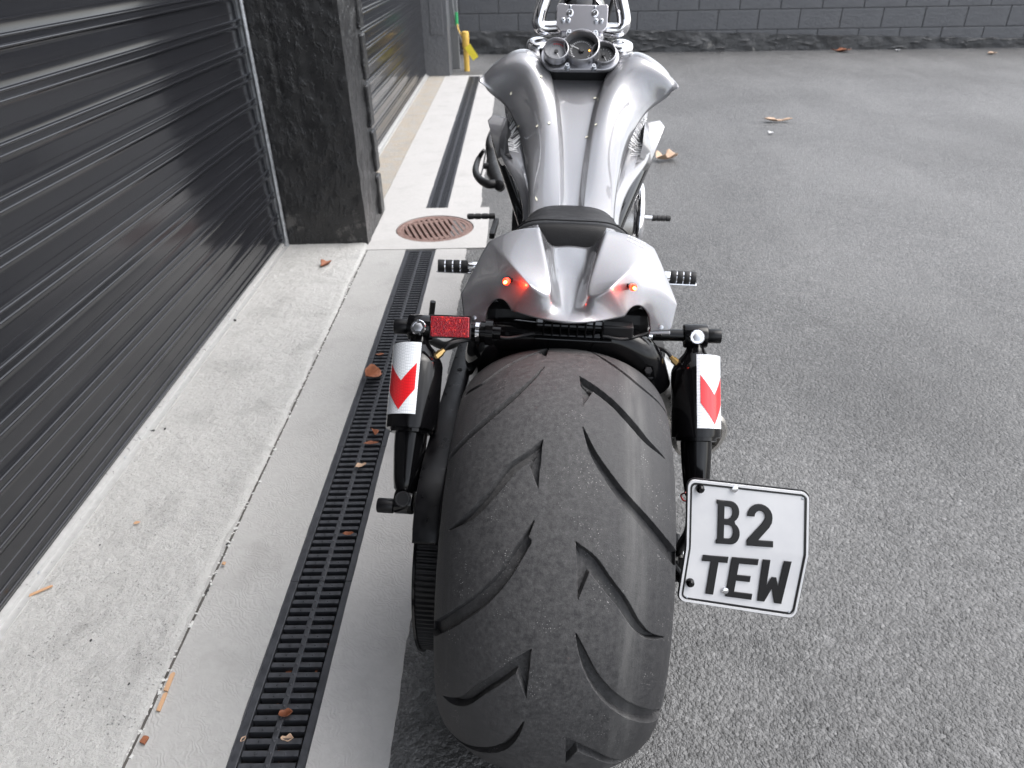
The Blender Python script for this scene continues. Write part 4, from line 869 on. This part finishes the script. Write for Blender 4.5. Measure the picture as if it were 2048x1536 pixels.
gc = gpt(1163, 95, 1.15); gl = gpt(1112.5, 98, 1.13); gr = gpt(1208, 101, 1.135)
bz, dcb = gauge(gc, .0475, 'dial', 25, 155, .03, .012); gauge(gl, .033, 'dial_grey', 17, 300, .022, .004); gauge(gr, .033, 'dial', 13, 295, .022, -.004)
pp = dcb+GX*.021+GN*.001; part(MB().lathe(pp, GN, [(0, .002), (.0008, .0018)], 10), 'warning_lamp', 'orange', gauges)
# carrier plate under the three gauges: hull of three circles
pts = []
for c_, r in ((gl, .041), (gc, .054), (gr, .041)):
    d = c_-gc
    for a in np.linspace(0, 2*math.pi, 28, endpoint=False): pts.append((d @ GX+r*math.cos(a), d @ GY+r*math.sin(a)))
def hull(P):
    P = sorted(set((round(a, 5), round(b, 5)) for a, b in P)); 
    def half(Q):
        o_ = []
        for p in Q:
            while len(o_) > 1 and (o_[-1][0]-o_[-2][0])*(p[1]-o_[-2][1])-(o_[-1][1]-o_[-2][1])*(p[0]-o_[-2][0]) <= 0: o_.pop()
            o_.append(p)
        return o_[:-1]
    return half(P)+half(P[::-1])
hp = hull(pts); part(MB().prism(hp, gc-GN*.026, GX, GY, GN, .013), 'carrier', 'bezel', gauges, smooth=30, bevel=.003); part(MB().prism([(a*.97, b*.97) for a, b in hp], gc-GN*.06, GX, GY, GN, .035), 'housing', 'black_plastic', gauges, smooth=30)
for a in (-.034, .034):
    for bq in (-.05, .048):
        p = gc+GX*a+GY*bq-GN*.012; sc = part(MB().lathe(p, GN, [(-.004, .0075), (.004, .0075), (.004, .0055), (.011, .0055), (.0115, .005), (.0115, .003), (.008, .003)], 18), 'clamp_screw', 'steel', gauges)
# ---------------- handlebar
hb = empty('handlebar'); hb.parent = bike; BYY = 1.3
for s in (-1, 1):
    p0 = SY((1080, 62), (1246, 64), .985)*np.array([s, 1, 1]); p0 = np.array([s*.118, BYY, .985]); p1 = np.array([s*.099, BYY+.03, 1.07]); p2 = np.array([s*.094, BYY+.035, 1.10])
    sm([p0+np.array([-s*.10, 0, .012]), p0+np.array([-s*.03, 0, .004]), p0+np.array([-s*.006, 0, .012]), p0+np.array([-s*.004, .006, .035]), p1, p2, p2+np.array([s*.03, 0, .03]), np.array([s*.2, BYY, 1.14]), np.array([s*.38, BYY-.14, 1.14])], .0185, 'bar_tube', 'chrome', 24, 8, hb)
    part(MB().lathe(np.array([s*.112, BYY-.01, .90]), (0, -.25, 1), [(0, .032), (.03, .034), (.05, .034), (.062, .030), (.066, .022)], 36), 'riser_cup', 'chrome', hb, smooth=50)
    part(MB().cyl((s*.37, BYY-.13, 1.14), (s*.5, BYY-.22, 1.135), .019, n=18, bev=.003), 'grip', 'grip_rubber', hb)
    mp_ = np.array([s*.34, BYY-.08, 1.24]); part(MB().tube(crspline([(s*.34, BYY-.1, 1.14), (s*.335, BYY-.1, 1.2), mp_], 4), .006, 8), 'mirror_stem', 'black_satin', hb, smooth=50)
    part(MB().lathe(mp_, unit([0, -.95, .2]), [(0, .03), (.006, .046), (.014, .05), (.016, .048)], 28), 'mirror', 'black_satin', hb)
PN = unit([0, -math.cos(R(28)), math.sin(R(28))]); PY = np.cross(PN, GX); PY = PY if PY[2] > 0 else -PY; pc = U(1164, 37, y=BYY-.03)
plate_pts = [(-.068, -.022), (-.056, -.034), (.056, -.034), (.068, -.022), (.068, .03), (.064, .036), (.046, .036), (.044, .034), (-.044, .034), (-.046, .036), (-.064, .036), (-.068, .03)]
cpl = part(MB().prism(plate_pts, pc-PN*.02, GX, PY, PN, .024), 'clamp_plate', 'alu', hb, smooth=0, bevel=.0025)
cpl_r = cpl; hbp = bike
for a, b, r in ((-.033, .012, .0075), (.033, .012, .0075)):
    p = pc+GX*a+PY*b+PN*.004; part(MB().lathe(p, PN, [(0, r*1.3), (.0015, r*1.3), (.002, r), (.006, r*.9), (.006, r*.4), (.003, r*.4)], 20), 'clamp_bolt', 'chrome', hb); part(MB().lathe(p+PY*.016, PN, [(0, .0032), (.005, .003), (.006, .0015)], 12), 'clamp_bolt', 'steel', hb)
for a in (-.05, -.036, .037, .051): part(MB().lathe(pc+GX*a+PY*(-.008)+PN*.004, PN, [(0, .006), (.005, .0057), (.006, .004), (.006, .0028), (.002, .0028)], 16), 'clamp_bolt', 'steel', hb)
part(MB().box(pc-PN*.025-PY*.05+np.array([0, .0, 0]), (.12, .04, .05)), 'top_clamp', 'alu', hb, smooth=0, bevel=.008)
hl = np.array([0, 1.47, 1.0]); part(MB().lathe(hl, (0, 1, 0), [(-.1, .03), (-.05, .065), (.02, .075), (.06, .078)], 40), 'headlight_shell', 'black_gloss', smooth=50); part(MB().lathe(hl+np.array([0, -.052, 0]), (0, 1, 0), [(0, .066), (.006, .071), (.012, .069)], 48, caps=False), 'headlight_ring', 'chrome', smooth=50)
for x0, x1 in ((.028, .05), (.075, .12)): sm([(x0, 1.36, .96), (x0+.005, 1.39, 1.04), (x1, 1.4, 1.12), (x1+.08, 1.36, 1.16)], .0055, 'control_cable', 'black_plastic', 10)
part(MB().tube([(0, 1.36, .95), (0, 1.5, .45), (0, 1.56, .34)], .04, 16), 'fork', 'black_satin', smooth=50)
part(MB().lathe((-.065, 1.66, .32), (1, 0, 0), [(0, .23), (.0, .28), (.03, .31), (.065, .32), (.1, .31), (.13, .28), (.13, .23)], 64, caps=False), 'front_tyre', 'tyre', smooth=50)
part(MB().lathe((-.05, 1.66, .32), (1, 0, 0), [(0, .0), (.02, .2), (0.0, .232), (.1, .232), (.08, .2), (.1, 0)], 48, caps=False), 'front_rim', 'black_satin', smooth=40)

# ---------------- number plate
yT, yM, yB = -.05, -.085, -.116
c00, c10 = U(1376, 958, y=yT), U(1618, 985, y=yT); c0m, c1m = U(1373, 1094, y=yM), U(1616, 1110, y=yM); c01, c11 = U(1356, 1200, y=yB), U(1590, 1236, y=yB)
BMID = .53
def PLT(a, b, h=0.0):
    l = c00+(c0m-c00)*(b/BMID) if b < BMID else c0m+(c01-c0m)*((b-BMID)/(1-BMID)); r = c10+(c1m-c10)*(b/BMID) if b < BMID else c1m+(c11-c1m)*((b-BMID)/(1-BMID))
    n_ = np.cross(c10-c00, c0m-c00) if b < BMID else np.cross(c1m-c0m, c01-c0m); n_ = unit(n_); n_ = n_ if n_[1] < 0 else -n_
    w = min(1, abs(b-BMID)/.06); n1, n2 = unit(np.cross(c10-c00, c0m-c00)), unit(np.cross(c1m-c0m, c01-c0m)); n1 = n1 if n1[1] < 0 else -n1; n2 = n2 if n2[1] < 0 else -n2
    n_ = unit(n_*w+(n1+n2)/2*(1-w)); return l+(r-l)*a+n_*h
def rrect(m_, r, k_=6):                      # rounded outline in (a,b), inset m_
    o_ = []
    for cx, cy, t0 in ((1-m_-r, m_+r, -90), (1-m_-r, 1-m_-r, 0), (m_+r, 1-m_-r, 90), (m_+r, m_+r, 180)):
        for t in np.linspace(t0, t0+90, k_): o_.append((cx+r*math.cos(R(t)), cy+r*math.sin(R(t))))
    out = []
    for i in range(len(o_)):
        p, q_ = o_[i], o_[(i+1) % len(o_)]; n_ = max(1, int(math.hypot(q_[0]-p[0], q_[1]-p[1])/.045))
        for j in range(n_): out.append((p[0]+(q_[0]-p[0])*j/n_, p[1]+(q_[1]-p[1])*j/n_))
    return out
pl_root = empty('number_plate'); pl_root.parent = bike
def plate_sheet(m_, r, h0, h1, name, mat):
    o_ = rrect(m_, r); n = len(o_); K = 12; mb = MB(); vs = []; fs = []
    for k_ in range(K+1):
        f_ = 1-k_/K*.999
        for a, b in o_: vs.append(PLT(.5+(a-.5)*f_, .5+(b-.5)*f_, h1))
    for k_ in range(K):
        for i in range(n): fs.append((k_*n+i, k_*n+(i+1) % n, (k_+1)*n+(i+1) % n, (k_+1)*n+i))
    b0 = len(vs); vs += [PLT(a, b, h0) for a, b in o_]; fs += [(i, b0+i, b0+(i+1) % n, (i+1) % n) for i in range(n)]
    return part(mb.add(vs, fs), name, mat, pl_root, smooth=50)
plate_sheet(-.010, .065, -.004, -.0015, 'plate_holder', 'black_satin'); plate_sheet(0, .06, -.0015, .0, 'plate_sheet', 'plate')
def plate_ring(m0, m1, r, h, name, mat):
    o0, o1 = rrect(m0, r), rrect(m1, max(.01, r-(m1-m0))); n = min(len(o0), len(o1)); mb = MB(); k0, k1 = len(o0), len(o1)
    def samp(o_, t): i = t*len(o_); j = int(i) % len(o_); f_ = i-int(i); p, q_ = o_[j], o_[(j+1) % len(o_)]; return (p[0]+(q_[0]-p[0])*f_, p[1]+(q_[1]-p[1])*f_)
    P = np.array([[PLT(*samp(o_, i/120), hh) for o_, hh in ((o0, .0002), (o0, h), (o1, h), (o1, .0002))] for i in range(120)]); return part(mb.grid(P, wrap=True), name, mat, pl_root, smooth=30)
plate_ring(.0, .018, .06, .0018, 'rim', 'plate'); plate_ring(.020, .036, .05, .0007, 'black_border', 'plate_black')
# embossed characters
def glyph(name, loops, a0, a1, b0, b1, skew):
    cu = bpy.data.curves.new(name, 'CURVE'); cu.dimensions = '2D'; cu.fill_mode = 'BOTH'; cu.extrude = .02; cu.bevel_depth = .02; cu.bevel_resolution = 1; cu.offset = -.015
    for lp in loops:
        sp = cu.splines.new('POLY'); sp.points.add(len(lp)-1); sp.use_cyclic_u = True
        for pt, (x, y) in zip(sp.points, lp): pt.co = (x, y, 0, 1)
    ob = bpy.data.objects.new(name, cu); COL.objects.link(ob); dg = bpy.context.evaluated_depsgraph_get(); me = bpy.data.meshes.new_from_object(ob.evaluated_get(dg)); bpy.data.objects.remove(ob)
    bm = bmesh.new(); bm.from_mesh(me); bmesh.ops.remove_doubles(bm, verts=bm.verts, dist=1e-4); bmesh.ops.subdivide_edges(bm, edges=[e for e in bm.edges if e.calc_length() > .3], cuts=3, use_grid_fill=False); bmesh.ops.triangulate(bm, faces=[f for f in bm.faces if len(f.verts) > 4]); bm.to_mesh(me); bm.free()
    for v in me.vertices:
        x, y, z = v.co; p = PLT(a0+(a1-a0)*x+skew*(y-.5), b0+(b1-b0)*y, .0008+(z+.04)*.016); v.co = p
    me.materials.clear(); me.materials.append(MT['plate_black']); o = link('character', me, pl_root); return o
def arc(cx, cy, rx, ry, t0, t1, n=10): return [(cx+rx*math.cos(R(t)), cy+ry*math.sin(R(t))) for t in np.linspace(t0, t1, n)]
w = .27
Bo = [(0, 0), (.55, 0)]+arc(.6, .24, .36, .24, -90, 62)+arc(.62, .745, .38, .255, -62, 90)+[(0, 1), (0, .93), (.07, .9), (.07, .1), (0, .07)]
Bh1 = [(.33, .125), (.52, .125)]+arc(.55, .26, .14, .135, -90, 90, 7)+[(.52, .42), (.33, .42)]; Bh2 = [(.33, .55), (.54, .55)]+arc(.58, .715, .145, .155, -90, 90, 7)+[(.54, .875), (.33, .875)]
two = [(0, .3)]+arc(.48, .3, .48, .3, 180, 360, 12)+[(.94, .42), (.84, .54), (.42, .86), (1, .86), (1, 1), (0, 1), (0, .87), (.56, .46), (.68, .34)]+arc(.48, .3, .21, .15, 0, -180, 8)
Tt = [(0, 0), (1, 0), (1, .15), (.65, .15), (.65, 1), (.35, 1), (.35, .15), (0, .15)]
Ee = [(0, 0), (1, 0), (1, .14), (.3, .14), (.3, .43), (.82, .43), (.82, .57), (.3, .57), (.3, .86), (1, .86), (1, 1), (0, 1)]
Ww = [(0, 0), (.26, 0), (.29, .62), (.42, .40), (.58, .40), (.71, .62), (.74, 0), (1, 0), (.93, 1), (.68, 1), (.5, .66), (.32, 1), (.07, 1)]
glyph('B', [Bo, Bh1, Bh2], .24, .435, .135, .48, 0.0); glyph('2', [two], .495, .71, .135, .48, 0.0)
glyph('T', [Tt], .145, .355, .585, .905, 0); glyph('E', [Ee], .385, .605, .585, .905, 0); glyph('W', [Ww], .64, .875, .585, .905, 0)
for a, b, big, mt in ((.385, .035, 1, 'chrome'), (.375, .86, 1, 'chrome'), (.1, .06, 2, 'black_gloss'), (.075, .83, 2, 'black_gloss'), (.95, .055, 0, 'steel'), (.07, .965, 0, 'steel'), (.94, .96, 0, 'steel')):
    p = PLT(a, b, 0); n_ = unit(PLT(a, b, 1)-p); r = (.0022, .0055, .0065)[big]
    part(MB().lathe(p, n_, [(0, r), ((.0006, .003, .006)[big], r*.9), ((.0008, .0038, .0085)[big], r*.45)], 14), 'screw' if big else 'hole', mt, pl_root)
part(MB().tube([PLT(.12, .1, -.013), PLT(.1, .5, -.02)+np.array([-.01, .01, 0]), np.array([.2, .0, AXZ])], .008, 10), 'plate_bracket', 'black_satin', pl_root, smooth=50); part(MB().tube([PLT(.08, .9, -.013), PLT(.02, .8, -.025)+np.array([-.02, .02, 0]), np.array([.2, .0, AXZ])], .008, 10), 'plate_bracket', 'black_satin', pl_root, smooth=50)
sm([U(1372, 985, y=-.03), U(1362, 990, y=-.02), U(1366, 1000, y=-.02), U(1374, 1003, y=-.03)], .0014, 'wire', 'wire_red', 6, 5, pl_root)
part(MB().box((.2, 0, AXZ), (.02, .06, .06)), 'axle_plate', 'black_satin', smooth=0, bevel=.006)

# ---------------- lettering laid on the painted panels
bpy.context.view_layer.update(); dg = bpy.context.evaluated_depsgraph_get()
def bvh_of(o):
    ev = o.evaluated_get(dg); me = ev.to_mesh(); t = BVHTree.FromPolygons([v.co.copy() for v in me.vertices], [tuple(p.vertices) for p in me.polygons]); ev.to_mesh_clear(); return t
def text_mesh(txt, shear=0.0):
    cu = bpy.data.curves.new('t', 'FONT'); cu.body = txt; cu.shear = shear; cu.resolution_u = 2; cu.offset = .012; ob = bpy.data.objects.new('t', cu); COL.objects.link(ob); d_ = bpy.context.evaluated_depsgraph_get()
    me = bpy.data.meshes.new_from_object(ob.evaluated_get(d_)); bpy.data.objects.remove(ob); bm = bmesh.new(); bm.from_mesh(me); bmesh.ops.triangulate(bm, faces=bm.faces)
    for _ in range(2): bmesh.ops.subdivide_edges(bm, edges=[e for e in bm.edges if e.calc_length() > .25], cuts=1)
    bmesh.ops.triangulate(bm, faces=bm.faces); bm.to_mesh(me); bm.free(); return me
def decal(txt, corners, tree, ray_from, name, mat, parent, lift=.0007, shear=0.0):
    """corners: bottom-left, bottom-right, top-right, top-left of the text box; each vertex dropped onto the panel"""
    me = text_mesh(txt, shear); X = [v.co.x for v in me.vertices]; Y = [v.co.y for v in me.vertices]; x0, x1, y0, y1 = min(X), max(X), min(Y), max(Y); bl, br, tr_, tl_ = [np.array(q) for q in corners]; miss = 0
    for v in me.vertices:
        s, t = (v.co.x-x0)/(x1-x0), (v.co.y-y0)/(y1-y0); p = Vector((bl*(1-s)+br*s)*(1-t)+(tl_*(1-s)+tr_*s)*t)
        loc, nor, i, d = tree.find_nearest(p)
        nv = nor if nor.dot(Vector(ray_from)) > 0 else -nor; v.co = loc+nv*lift
    me.materials.clear(); me.materials.append(MT[mat]); return link(name, me, parent)
tt = bvh_of(tank)
def side_pt(i, f): a = TC(i); b = TBt(i); return a+(b-a)*f
for s in (1, -1):
    mir = np.array([s, 1, 1]); back_top, back_bot, fr_top, fr_bot = side_pt(2, .16)*mir, side_pt(2, .66)*mir, side_pt(4, .5)*mir, side_pt(4, .95)*mir
    cs = (back_bot, fr_bot, fr_top, back_top) if s == 1 else (fr_bot, back_bot, back_top, fr_top)
    decal('HARLEY-DAVIDSON', cs, tt, (s, -.2, .8), 'lettering', 'decal', tank, .001, .25)

# small two-line white sticker on the right shoulder of the tail
tl_tree = bvh_of(tail); mb = MB(); rg_ = random.Random(3)
def on_tail(u, v):
    d = Vector(BM @ ray(u, v)).normalized(); loc, nor, i, t = tl_tree.ray_cast(Vector(BM @ (CP-BO)), d)
    return None if loc is None else np.array(loc+(nor if nor.dot(d) < 0 else -nor)*.0006)
for row in range(2):
    for i in range(7):
        u, v = 1256+i*5.2-row*1.5, 470.5+i*2.5+row*6.5+.1*i*row
        for a_, b_, c_, d_ in ((0, 0, 3.4, 1.3), (0, 2.2, 2.6, 1.0), (2.6, 1.2, 1.1, 2.2))[:2+rg_.randrange(2)]:
            cs = [on_tail(u+a_+x, v+b_+x*.4+y) for x, y in ((0, 0), (c_, 0), (c_, d_), (0, d_))]
            if all(q is not None for q in cs): mb.add(cs, [(0, 1, 2, 3)])
if mb.v: part(mb, 'sticker', 'decal', tail, smooth=0)

# hoses, ties and bolts round the rear frame
for pts_, r_, nm_, mt_ in (([U(1205, 672, z=.66), U(1245, 678, z=.655), U(1290, 668, z=.65), RT+[-.06, .02, .0]], .0028, 'wire', 'black_plastic'), ([U(960, 662, z=.66), U(1010, 676, z=.655), U(1060, 668, z=.655), U(1090, 664, z=.65)], .0028, 'wire', 'black_plastic')):
    sm([np.array(p) for p in pts_], r_, nm_, mt_, 8)
for u, v, z in ((1300, 752, .585), (1296, 742, .60), (985, 655, .655), (1318, 664, .65)):
    part(MB().lathe(U(u, v, z=z), unit([0, -.7, .7]), [(-.004, .007), (.003, .007), (.004, .006)], 6), 'frame_bolt', 'black_satin', smooth=0)
# ================================================================== SMALL LOOSE THINGS
def leaf_mesh(L, Wd, curl, fold, mat, seed, jag=.0):
    r_ = random.Random(seed); nu, nv = 11, 7; P = np.zeros((nu, nv, 3))
    for i in range(nu):
        t = i/(nu-1); w = Wd*(math.sin(math.pi*min(1, t*1.02))**.7)*(1+jag*math.sin(9*t+seed))+.0004
        for j in range(nv):
            s = j/(nv-1)*2-1; P[i, j] = (L*(t-.5), w*s*.5, curl*L*(4*(t-.5)**2)*.35+fold*abs(s)*w+.06*L*r_.uniform(-.3, .3)*abs(s)+.001)
    return MB().grid(P).mesh('leaf', mat, 60)
def leaf(u, v, L, Wd, rot, curl, fold, mat, label, seed, cat='leaf', z=.005, tilt=0.0, name='leaf', jag=.12, group=None):
    o = link(name, leaf_mesh(L, Wd, curl, fold, MT[mat], seed, jag)); p = G(u, v, z); o.location = (p[0], p[1], z); o.rotation_euler = (tilt, tilt*.4, R(rot)); so = o.modifiers.new('solidify', 'SOLIDIFY'); so.thickness = .0006
    tag(o, label, cat, group); return o
leaf(738, 752, .10, .05, 75, .5, .5, 'leaf', 'large curled brown leaf standing at the edge of the drain grate', 1, z=.012, tilt=.7)
leaf(760, 710, .03, .012, 10, .3, .2, 'leaf', 'thin reddish leaf sliver lying on the grate beside the left shock', 2, z=.004)
leaf(747, 868, .045, .02, 110, .3, .6, 'leaf', 'upright half of a folded brown leaf in the drain grate', 3, z=.008, tilt=.5)
leaf(742, 888, .042, .014, 5, .2, .3, 'leaf', 'flat rusty brown leaf lying across the grate bars', 4, z=.004)
leaf(722, 933, .032, .016, 30, .4, .3, 'leaf_tan', 'pale tan leaf piece on the drain grate', 5, z=.004, jag=.4)
leaf(697, 1070, .026, .012, 5, .6, .4, 'leaf', 'small red brown curled leaf caught between grate bars', 6, z=.003)
leaf(573, 1434, .026, .016, 15, 1.2, .8, 'leaf', 'rounded brown leaf curl low in the grate slot near the tyre', 7, z=-.004)
leaf(575, 1479, .024, .013, 0, .5, .3, 'leaf_tan', 'crumpled pinkish leaf wedged under the curled leaf in the grate', 8, z=-.004, jag=.4)
leaf(487, 1480, .013, .008, 60, .6, .3, 'leaf_tan', 'tiny leaf tip showing through the left half of the grate', 9, z=-.003)
leaf(653, 531, .07, .035, 60, .4, .5, 'leaf', 'dry brown leaf lying on the apron near the black pillar', 10, z=.014, jag=.4)
leaf(274, 1047, .016, .010, 20, .2, .2, 'chip', 'small ochre leaf crumb on the worn apron', 11, z=.015)
leaf(1555, 243, .21, .055, -6, .3, .3, 'leaf_tan', 'flattened tan leaf out on the open asphalt', 12, z=.006, jag=.5)
leaf(1333, 319, .15, .10, 20, .3, .4, 'leaf_tan', 'crumpled tan leaf cluster beside the motorcycle engine', 13, z=.008, jag=.6)
leaf(1344, 310, .07, .03, 70, .3, .4, 'leaf_tan', 'loose leaf blade lying against the tan leaf cluster', 14, z=.012, jag=.3)
leaf(1682, 103, .24, .11, 0, .3, .2, 'leaf', 'reddish leaf at the foot of the block wall', 15, z=.006, jag=.5)
leaf(1984, 108, .13, .06, 10, .3, .3, 'leaf_tan', 'greyish curled leaf near the pale patch of wall footing', 16, z=.006)
def splinter(pts, z, w, mat, label, name='wood_splinter', cat='splinter'):
    P = [np.array(G(*p, z)) for p in pts]; a = unit(P[1]-P[0]); n_ = np.array([-a[1], a[0], 0]); L = np.linalg.norm(P[1]-P[0])
    o = MB().prism([(0, -w*.5), (L*.97, -w*.35), (L, w*.1), (L*.9, w*.5), (L*.05, w*.42)], (0, 0, 0), a, n_, (0, 0, 1), w*.35).build(name, MT[mat], None, smooth=0); o.location = P[0]; tag(o, label, cat); return o
splinter([(58, 1192), (106, 1172)], .016, .007, 'chip', 'pale wood splinter lying against the shutter rail')
splinter([(331, 1384), (348, 1346)], .006, .009, 'chip', 'upper light wood splinter stuck in the apron joint')
splinter([(316, 1424), (333, 1386)], .006, .008, 'chip', 'lower reddish wood splinter stuck in the apron joint')
splinter([(284, 1488), (295, 1474)], .008, .012, 'leaf', 'broken brown bark flake at the near end of the apron joint', 'bark_flake', 'bark')
splinter([(446, 1130), (450, 1125)], .012, .008, 'chip', 'small orange pebble at the apron joint', 'pebble', 'pebble')
def chip(u, v, s_, label, mat='dial', z=.014, group=None):
    o = MB().lathe((0, 0, 0), (0, 0, 1), [(0, s_), (s_*.3, s_*1.1), (s_*.6, s_*.6)], 7).build('stone_chip', MT[mat], None, smooth=30); p = G(u, v, z); o.location = (p[0], p[1], z); o.scale = (1, .6, 1); o.rotation_euler = (0, 0, u*.7); tag(o, label, 'stone', group)
GRP = 'dark chips on the apron'
for u, v, s_ in ((182, 1281, .0035), (455, 1088, .0045), (415, 1182, .005), (330, 858, .005), (306, 862, .006), (470, 641, .008), (200, 1090, .003), (258, 1368, .003)):
    chip(u, v, s_, 'small dark stone chip lying on the worn pale apron', group=GRP)
for u, v, s_, l_ in ((1542, 267, .02, 'white paper scrap on the asphalt beside the flattened tan leaf'), (1796, 102, .03, 'white scrap near the reddish leaf by the block wall')):
    leaf(u, v, s_*2.2, s_*1.6, 30, .5, .3, 'white_ink', l_, 21+int(s_*100), cat='paper scrap', z=.006, name='paper_scrap', jag=.4)
# petals fallen on the tank cover
inv_b = mw.inverted()
def on_tank(u, v):
    d = Vector(BM @ ray(u, v)); o_ = Vector(BM @ (CP-BO)); loc, nor, i, t = tt.ray_cast(o_, d.normalized()); return loc, nor
pm = leaf_mesh(.0085, .0055, .2, .1, MT['petal'], 31); stick = leaf_mesh(.018, .0028, .1, .0, MT['petal'], 32)
for u, v in ((1082, 153.7), (1023, 187), (1075, 253), (1098, 247), (1038, 253), (1192, 250), (1174, 275), (1190, 197), (1073, 399)):
    loc, nor = on_tank(u, v)
    if loc is None: continue
    is_stick = v > 390; o = link('petal', stick if is_stick else pm); nor = nor if nor.z > 0 else -nor; wl_ = mw @ (loc+nor*.0006); wn2 = (mw.to_3x3() @ nor).normalized()
    o.location = wl_; q_ = wn2.to_track_quat('Z', 'Y'); o.rotation_mode = 'QUATERNION'; from mathutils import Quaternion
    o.rotation_quaternion = q_ @ Quaternion((0, 0, 1), u*.37 if not is_stick else -.75)
    if is_stick: tag(o, 'thin pale twig lying on the tank cover just before the seat', 'twig')
    else: tag(o, 'tiny pale petal fallen on the silver tank cover', 'petal', 'petals on the tank cover')
